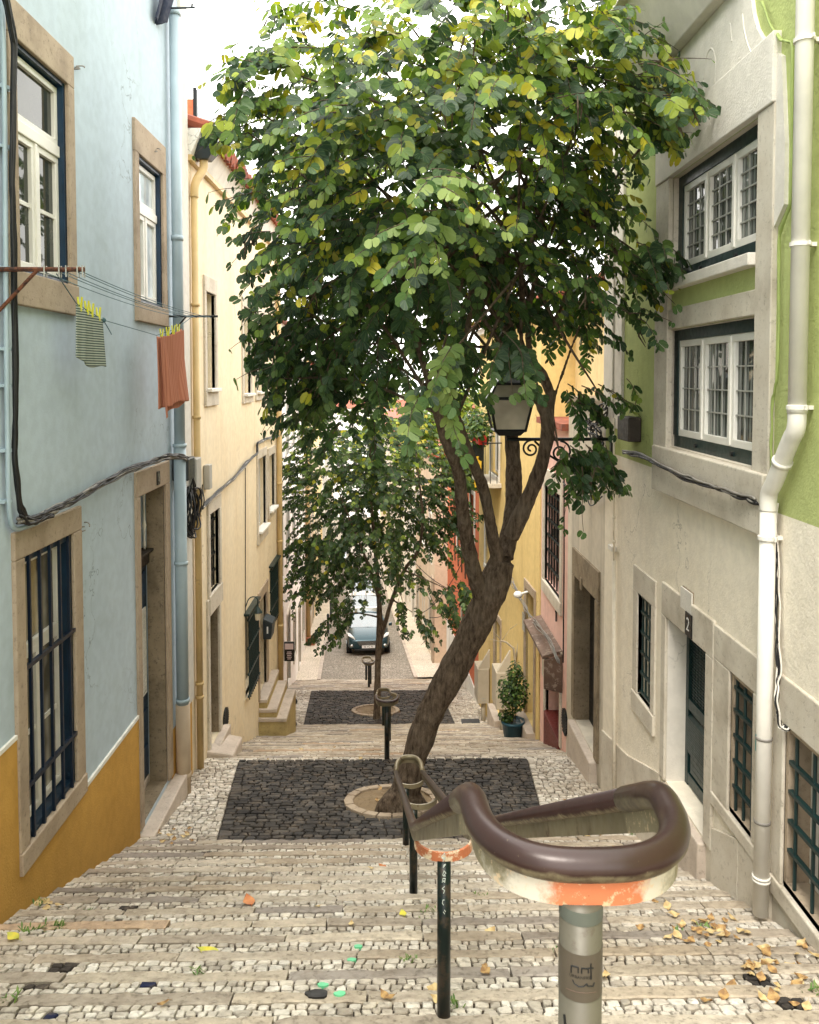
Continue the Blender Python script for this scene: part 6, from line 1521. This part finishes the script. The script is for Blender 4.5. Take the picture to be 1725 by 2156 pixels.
# light branches reaching into the crown
CL1 = [(900, 330, 330, 300, 7.9, 2.3, 3.6), (850, 610, 280, 220, 8.4, 1.9, 2.4), (1180, 190, 220, 180, 7.3, 1.4, 1.5), (640, 340, 140, 190, 8.1, 1.8, 1.1), (690, 800, 130, 150, 9.0, 1.1, .75),
       (1120, 470, 170, 180, 7.8, 1.3, 1.1), (980, 90, 380, 120, 7.6, 1.7, 1.5), (1215, 955, 85, 50, 8.2, .4, .34), (1260, 815, 80, 40, 8.2, .35, .16), (1340, 555, 100, 70, 7.2, .4, .28), (1330, 660, 50, 40, 7.4, .3, .08), (1400, 235, 110, 55, 6.4, .5, .22),
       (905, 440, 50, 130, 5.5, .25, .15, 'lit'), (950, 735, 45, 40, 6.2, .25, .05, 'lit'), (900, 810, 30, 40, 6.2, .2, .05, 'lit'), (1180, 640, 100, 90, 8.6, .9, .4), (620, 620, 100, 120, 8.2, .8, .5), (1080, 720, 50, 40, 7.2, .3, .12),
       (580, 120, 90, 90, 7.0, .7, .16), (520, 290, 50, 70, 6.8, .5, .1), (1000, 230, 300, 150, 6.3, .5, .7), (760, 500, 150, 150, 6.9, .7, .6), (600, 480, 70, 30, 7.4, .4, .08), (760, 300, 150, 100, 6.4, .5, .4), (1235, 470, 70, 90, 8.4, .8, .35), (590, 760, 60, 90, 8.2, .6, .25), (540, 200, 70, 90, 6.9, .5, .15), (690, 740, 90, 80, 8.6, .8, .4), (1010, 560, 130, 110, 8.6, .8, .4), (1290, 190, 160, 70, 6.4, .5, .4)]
rr = random.Random(5); lm = MB()
for c in CL1:
    for _ in range(2 if c[6] > .3 else 1):
        b = rr.choice(bs[:5]); s = b[int(len(b) * rr.uniform(.45, .95))]; t = at(c[0] + rr.uniform(-.5, .5) * c[2], c[1] + rr.uniform(-.5, .5) * c[3], c[4] + rr.uniform(-.4, .4))
        mid = s.lerp(t, .5) + Vector((rr.uniform(-.15, .15), rr.uniform(-.15, .15), rr.uniform(0, .25))); q = smooth_path([s, mid, t], 2); lm.tube(q, [lin(.022, .006, i / (len(q) - 1)) for i in range(len(q))], 6)
part('branches', 'bark', tree, lm, True)
def yel1(p, r_): h = p.z; return max(.03, min(.85, (h - .5) * .32)) * (1 if r_.random() < .75 else .2)  # yellower with height: light on the crown top put into leaf colour
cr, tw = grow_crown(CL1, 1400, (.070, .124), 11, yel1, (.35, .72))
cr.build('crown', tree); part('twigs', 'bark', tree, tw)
# second tree
b2_ = onground(793, 1513)
tree2 = empty('street_tree', b2_, 'smaller straight trunked tree in the lower pit down the steps', 'tree')
Y2 = b2_.y; m = MB()
limb(m, [(793, 1520, 24, Y2), (794, 1490, 18, Y2), (796, 1400, 17, Y2), (799, 1330, 17, Y2), (798, 1255, 13, Y2), (790, 1150, 10, Y2 - .1), (782, 1040, 7, Y2 - .2), (790, 920, 4, Y2)])
limb(m, [(802, 1345, 12, Y2), (812, 1310, 11, Y2), (826, 1262, 11, Y2), (852, 1200, 10, Y2), (880, 1160, 9, Y2), (890, 1090, 8, Y2), (880, 990, 5, Y2 + .2), (870, 900, 3, Y2 + .4)])
limb(m, [(797, 1262, 8, Y2), (778, 1195, 7, Y2 - .3), (735, 1090, 5, Y2 - .5), (700, 1000, 3, Y2 - .6)]); limb(m, [(800, 1300, 6, Y2), (740, 1290, 4, Y2 - .6), (715, 1310, 2, Y2 - .9)]); limb(m, [(826, 1262, 6, Y2), (870, 1290, 3, Y2 - .5)]); limb(m, [(850, 1200, 6, Y2), (930, 1235, 4, Y2 - .8), (960, 1250, 2, Y2 - 1)])
trunk_obj(m, tree2, .022, disp=.015)
CL2 = [(750, 1070, 140, 160, 20, 1.7, 3), (850, 1010, 125, 150, 20.5, 1.5, 2.2), (680, 1190, 85, 65, 19.5, .9, .8), (810, 1210, 90, 50, 19.5, .9, .7), (930, 1080, 65, 100, 20, .9, .8), (705, 1318, 34, 20, 19.3, .3, .07), (735, 1280, 34, 28, 19.3, .3, .1), (875, 1300, 34, 26, 19.3, .3, .1), (955, 1250, 40, 36, 18.5, .4, .18),
       (800, 880, 150, 80, 21.5, 1.4, 1.3), (655, 960, 55, 110, 19.5, .8, .6), (790, 960, 110, 90, 19, .6, .8)]
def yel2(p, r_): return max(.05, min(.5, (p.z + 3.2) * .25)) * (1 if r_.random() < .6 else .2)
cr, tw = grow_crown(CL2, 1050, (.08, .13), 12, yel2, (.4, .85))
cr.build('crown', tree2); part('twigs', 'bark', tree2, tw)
# climbing plant beyond
vine = empty('climbing_plant', OF.P(3, .3, -3), 'bright yellow green climbing plant over the orange house top', 'climbing plant')
m = MB(); rr = random.Random(77)
YG = [(.16, .24, .03), (.22, .28, .03), (.10, .18, .03), (.06, .12, .025)]
for (x, y, Y, rx, rz_, n) in ((960, 850, 24, .9, 1.0, 1500), (900, 900, 25, .9, .9, 1500), (985, 960, 23, .6, .8, 900), (860, 960, 26, .6, .7, 700)): leaf_cloud(m, at(x, y, Y), (rx, .9, rz_), n, .15, YG, rr)
part('foliage', 'small_leaf', vine, m)
m = MB(); 
for k in range(6): m.tube(smooth_path([OF.P(1 + k * .8, .02, -6), OF.P(1.2 + k * .8, .05, -3), OF.P(1 + k * .8, .4, -1.2), at(960 - 15 * k, 900, 24.5)], 2), .02, 6)
part('stem', 'bark', vine, m)
# ================================================================== LITTER AND WEEDS
def litter_mesh(seed, mat):
    rr = random.Random(seed); m = MB(); L = .1; n = 5; vs = []
    prof = [0, .55, .9, .75, .35, .02]
    for i in range(6):
        y = -L / 2 + L * i / 5; w = L * .42 * prof[i]
        for s in (-1, 0, 1): vs.append((s * w, y, (.008 if s else .001) + rr.uniform(0, .012) + .010 * abs(i - 2.5) / 2.5))
    m.add(vs, [(i * 3 + k, i * 3 + k + 1, i * 3 + k + 4, i * 3 + k + 3) for i in range(5) for k in (0, 1)])
    m.tube([(0, -L / 2, .02), (.005, -L * .75, .015)], .0015, 4)
    o = m.build('fallen_leaf', mat, None, True); return o
protos = [litter_mesh(i, mt) for i, mt in enumerate(['litter', 'litter', 'litter_pale', 'litter_pale'])]
used = [False] * 4
LL = 'small dry leaf lying among others on the stone steps'
def drop(x, y, label=LL, grp='fallen leaves on the steps', s=1., k=None):
    p = onground(x, y)
    if p.x < XL + .06 or p.x > XR - .06: return
    k = R.randrange(4) if k is None else k
    if used[k]: o = protos[k].copy(); COL.objects.link(o)
    else: o = protos[k]; used[k] = True
    tag(o, label, 'fallen leaf', grp)
    z = surf(p.y)
    sc = s * R.uniform(.45, .85)
    o.location = (p.x, p.y, z + .006); o.rotation_euler = (R.uniform(-.35, .35), R.uniform(-.35, .35), R.uniform(0, 6.28)); o.scale = (sc,) * 3
    return o
def zone(n, x0, x1, y0, y1):
    for _ in range(n): drop(R.uniform(x0, x1), R.uniform(y0, y1))
zone(22, 1460, 1575, 1935, 1985); zone(14, 1340, 1500, 1900, 1990); zone(24, 1570, 1720, 1990, 2075); zone(10, 1480, 1700, 2060, 2130); zone(26, 1210, 1330, 1700, 1760); zone(12, 1100, 1300, 1680, 1780); zone(14, 330, 420, 1745, 1780); zone(8, 80, 130, 1885, 1915)
zone(14, 300, 1300, 1780, 2120); zone(6, 740, 900, 1650, 1700); zone(10, 1280, 1420, 1770, 1880); zone(8, 560, 760, 1550, 1600)
def big(x, y, mat, label, s=1.3, rz=0.):
    o = litter_mesh(int(x), mat); p = onground(x, y); z = surf(p.y)
    o.location = (p.x, p.y, z + .012); o.rotation_euler = (.15, .1, rz); o.scale = (s,) * 3; tag(o, label, 'fallen leaf')
big(437, 2010, 'litter_yellow', 'large yellow green leaf lying on the steps at lower left', 1.5, 1.45)
big(523, 1904, 'litter_orange', 'single pinkish orange leaf lying on the left part of the steps', 1.2, .5)
big(26, 1985, 'litter_yellow', 'bright lime leaf by the foot of the ochre wall', 1.0, 1.2)
big(1033, 1966, 'litter_pale', 'curled yellow brown leaf right of the dark scratched post', 1.0, -.7)
big(805, 1826, 'litter_orange', 'orange leaf just below the black paving panel', .9, 1.)
big(848, 1928, 'litter_yellow', 'small pale yellow leaf left of the second dark post', .7, .3)
big(920, 1717, 'litter_orange', 'bright orange leaf in the near tree pit', 1.0, .3)
def weed(x, y, label, s=1.):
    p = onground(x, y); rr = random.Random(int(x * 7 + y)); m = MB(); z = surf(p.y)
    for _ in range(26):
        a = rr.uniform(0, 6.28); l = s * rr.uniform(.018, .045); b = Vector((p.x + rr.uniform(-.05, .05) * s, p.y + rr.uniform(-.03, .03) * s, z - .005)); d = Vector((math.cos(a) * .7, math.sin(a) * .7, rr.uniform(.3, 1))).normalized(); sd = d.cross(Vector((0, 0, 1))).normalized() * l * .14
        m.add([b - sd * .5, b + sd * .5, b + d * l * .6 + sd, b + d * l, b + d * l * .6 - sd], [(0, 1, 2, 3, 4)])
    tag(m.build('weed', 'weed', None), label, 'weed')
for x, y, l, s in ((90, 1905, 'weed tuft against the ochre wall foot', 1.3), (60, 1960, 'weed tuft in the joint at the lower left', 1.3), (115, 1955, 'low weeds along a step edge near the ochre wall', 1.5), (185, 1915, 'tiny weed right of the ochre wall foot', .8), (905, 1920, 'upper weed left of the scratched post', 1.), (898, 1938, 'lower weed left of the scratched post', .9), (957, 1936, 'weed just right of the scratched post', .8), (862, 2022, 'star shaped weed on the steps left of the scratched post', 1.), (415, 2052, 'weed below the large yellow leaf', .9), (1012, 1890, 'weed under the brown handrail loop', .9), (958, 2115, 'weed at the foot of the scratched post', .9), (1340, 1757, 'weed against the beige wall behind the handrail', 1.2), (1420, 1962, 'weed among the dry leaves near the front post', 1.1), (1485, 1950, 'weed in a step joint right of the front post', 1.2), (1715, 2090, 'weed at the lower right picture edge', 1.4), (10, 2110, 'weed at the lower left picture edge', 1.2), (1170, 2000, 'small weed left of the front post', .8)): weed(x, y, l, s)
# green and dark paint spots on the slabs
spot = paint('mint_paint', (.16, .62, .32), .5, .1)
def dab(x, y, r, mat, label):
    p = onground(x, y); z = surf(p.y); m = MB(); rr = random.Random(int(x)); n = 14
    rg = [(p.x + r * (1.3 + rr.uniform(-.2, .2)) * math.cos(6.283 * k / n), p.y + r * (1 + rr.uniform(-.2, .2)) * math.sin(6.283 * k / n)) for k in range(n)]
    ft = lambda Y: z - (Y - p.y) * .27 + .009
    m.add([(a, b, ft(b)) for a, b in rg] + [(a, b, ft(b) - .02) for a, b in rg], [tuple(range(n))] + [(k, (k + 1) % n, n + (k + 1) % n, n + k) for k in range(n)])
    tag(m.build('paint_spot', mat, None), label, 'paint spot')
for q, r, mt, l in (((590, 1595), .021, 'mint_paint', 'mint paint spot on the orange tinted slab'), ((550, 1682), .02, 'mint_paint', 'mint paint spot just below the orange tinted slab'), ((435, 1742), .016, 'mint_paint', 'faint mint paint spot at a slab end'), ((375, 1827), .022, 'mint_paint', 'mint paint spot on the cobbles near the picture bottom'), ((480, 1900), .024, 'mint_paint', 'mint paint spot beside the black paint blot'), ((342, 1900), .045, 'ink', 'black paint blot on a slab near the picture bottom')): dab(*zp(8, *q), r, mt, l)
# ================================================================== LIGHT, SKY, CAMERA
w = bpy.data.worlds.new('World'); S.world = w; w.use_nodes = True; nt = w.node_tree
bg = nt.nodes['Background']; sky = nt.nodes.new('ShaderNodeTexSky'); sky.sky_type = 'NISHITA'; sky.sun_disc = False
EL, AZ = math.radians(58), math.radians(200)
sky.sun_elevation = EL; sky.sun_rotation = AZ; sky.dust_density = 3.; sky.air_density = 1.2
tc = nt.nodes.new('ShaderNodeTexCoord'); no = nt.nodes.new('ShaderNodeTexNoise'); no.inputs['Scale'].default_value = 2.2; no.inputs['Detail'].default_value = 5
mr = nt.nodes.new('ShaderNodeMapRange'); mr.inputs[1].default_value = .30; mr.inputs[2].default_value = .48; mr.inputs[3].default_value = .55; mr.inputs[4].default_value = 1.
mx = nt.nodes.new('ShaderNodeMix'); mx.data_type = 'RGBA'; mx.inputs[7].default_value = (29.5, 28.8, 27.4, 1)
nt.links.new(tc.outputs['Generated'], no.inputs['Vector']); nt.links.new(no.outputs[0], mr.inputs[0]); nt.links.new(mr.outputs[0], mx.inputs[0]); nt.links.new(sky.outputs[0], mx.inputs[6]); nt.links.new(mx.outputs[2], bg.inputs[0])
bg.inputs[1].default_value = .15
sl = bpy.data.lights.new('sun', 'SUN'); sl.energy = 3.2; sl.angle = math.radians(20); sl.color = (1, .94, .84)
so = bpy.data.objects.new('sun', sl); COL.objects.link(so)
dirv = Vector((math.sin(AZ) * math.cos(EL), math.cos(AZ) * math.cos(EL), math.sin(EL)))
so.rotation_euler = dirv.to_track_quat('Z', 'Y').to_euler()
cam = bpy.data.cameras.new('camera'); co = bpy.data.objects.new('camera', cam); COL.objects.link(co); S.camera = co
cam.sensor_fit = 'AUTO'; cam.sensor_width = 36; cam.lens = 36 * F / 2156.; cam.shift_y = -(1078 - CY) / 2156.; cam.shift_x = 0
cam.clip_start = .05; cam.clip_end = 2000
co.rotation_euler = (math.pi / 2 - PITCH, 0, -YAW)
cam.dof.use_dof = True; cam.dof.focus_distance = 8.5; cam.dof.aperture_fstop = 16
S.render.engine = 'CYCLES'; S.cycles.use_denoising = True; S.cycles.max_bounces = 6; S.cycles.diffuse_bounces = 4
S.view_settings.view_transform = 'Standard'; S.view_settings.look = 'None'; S.view_settings.exposure = 0; S.view_settings.gamma = 1
S.render.resolution_x = 819; S.render.resolution_y = 1024
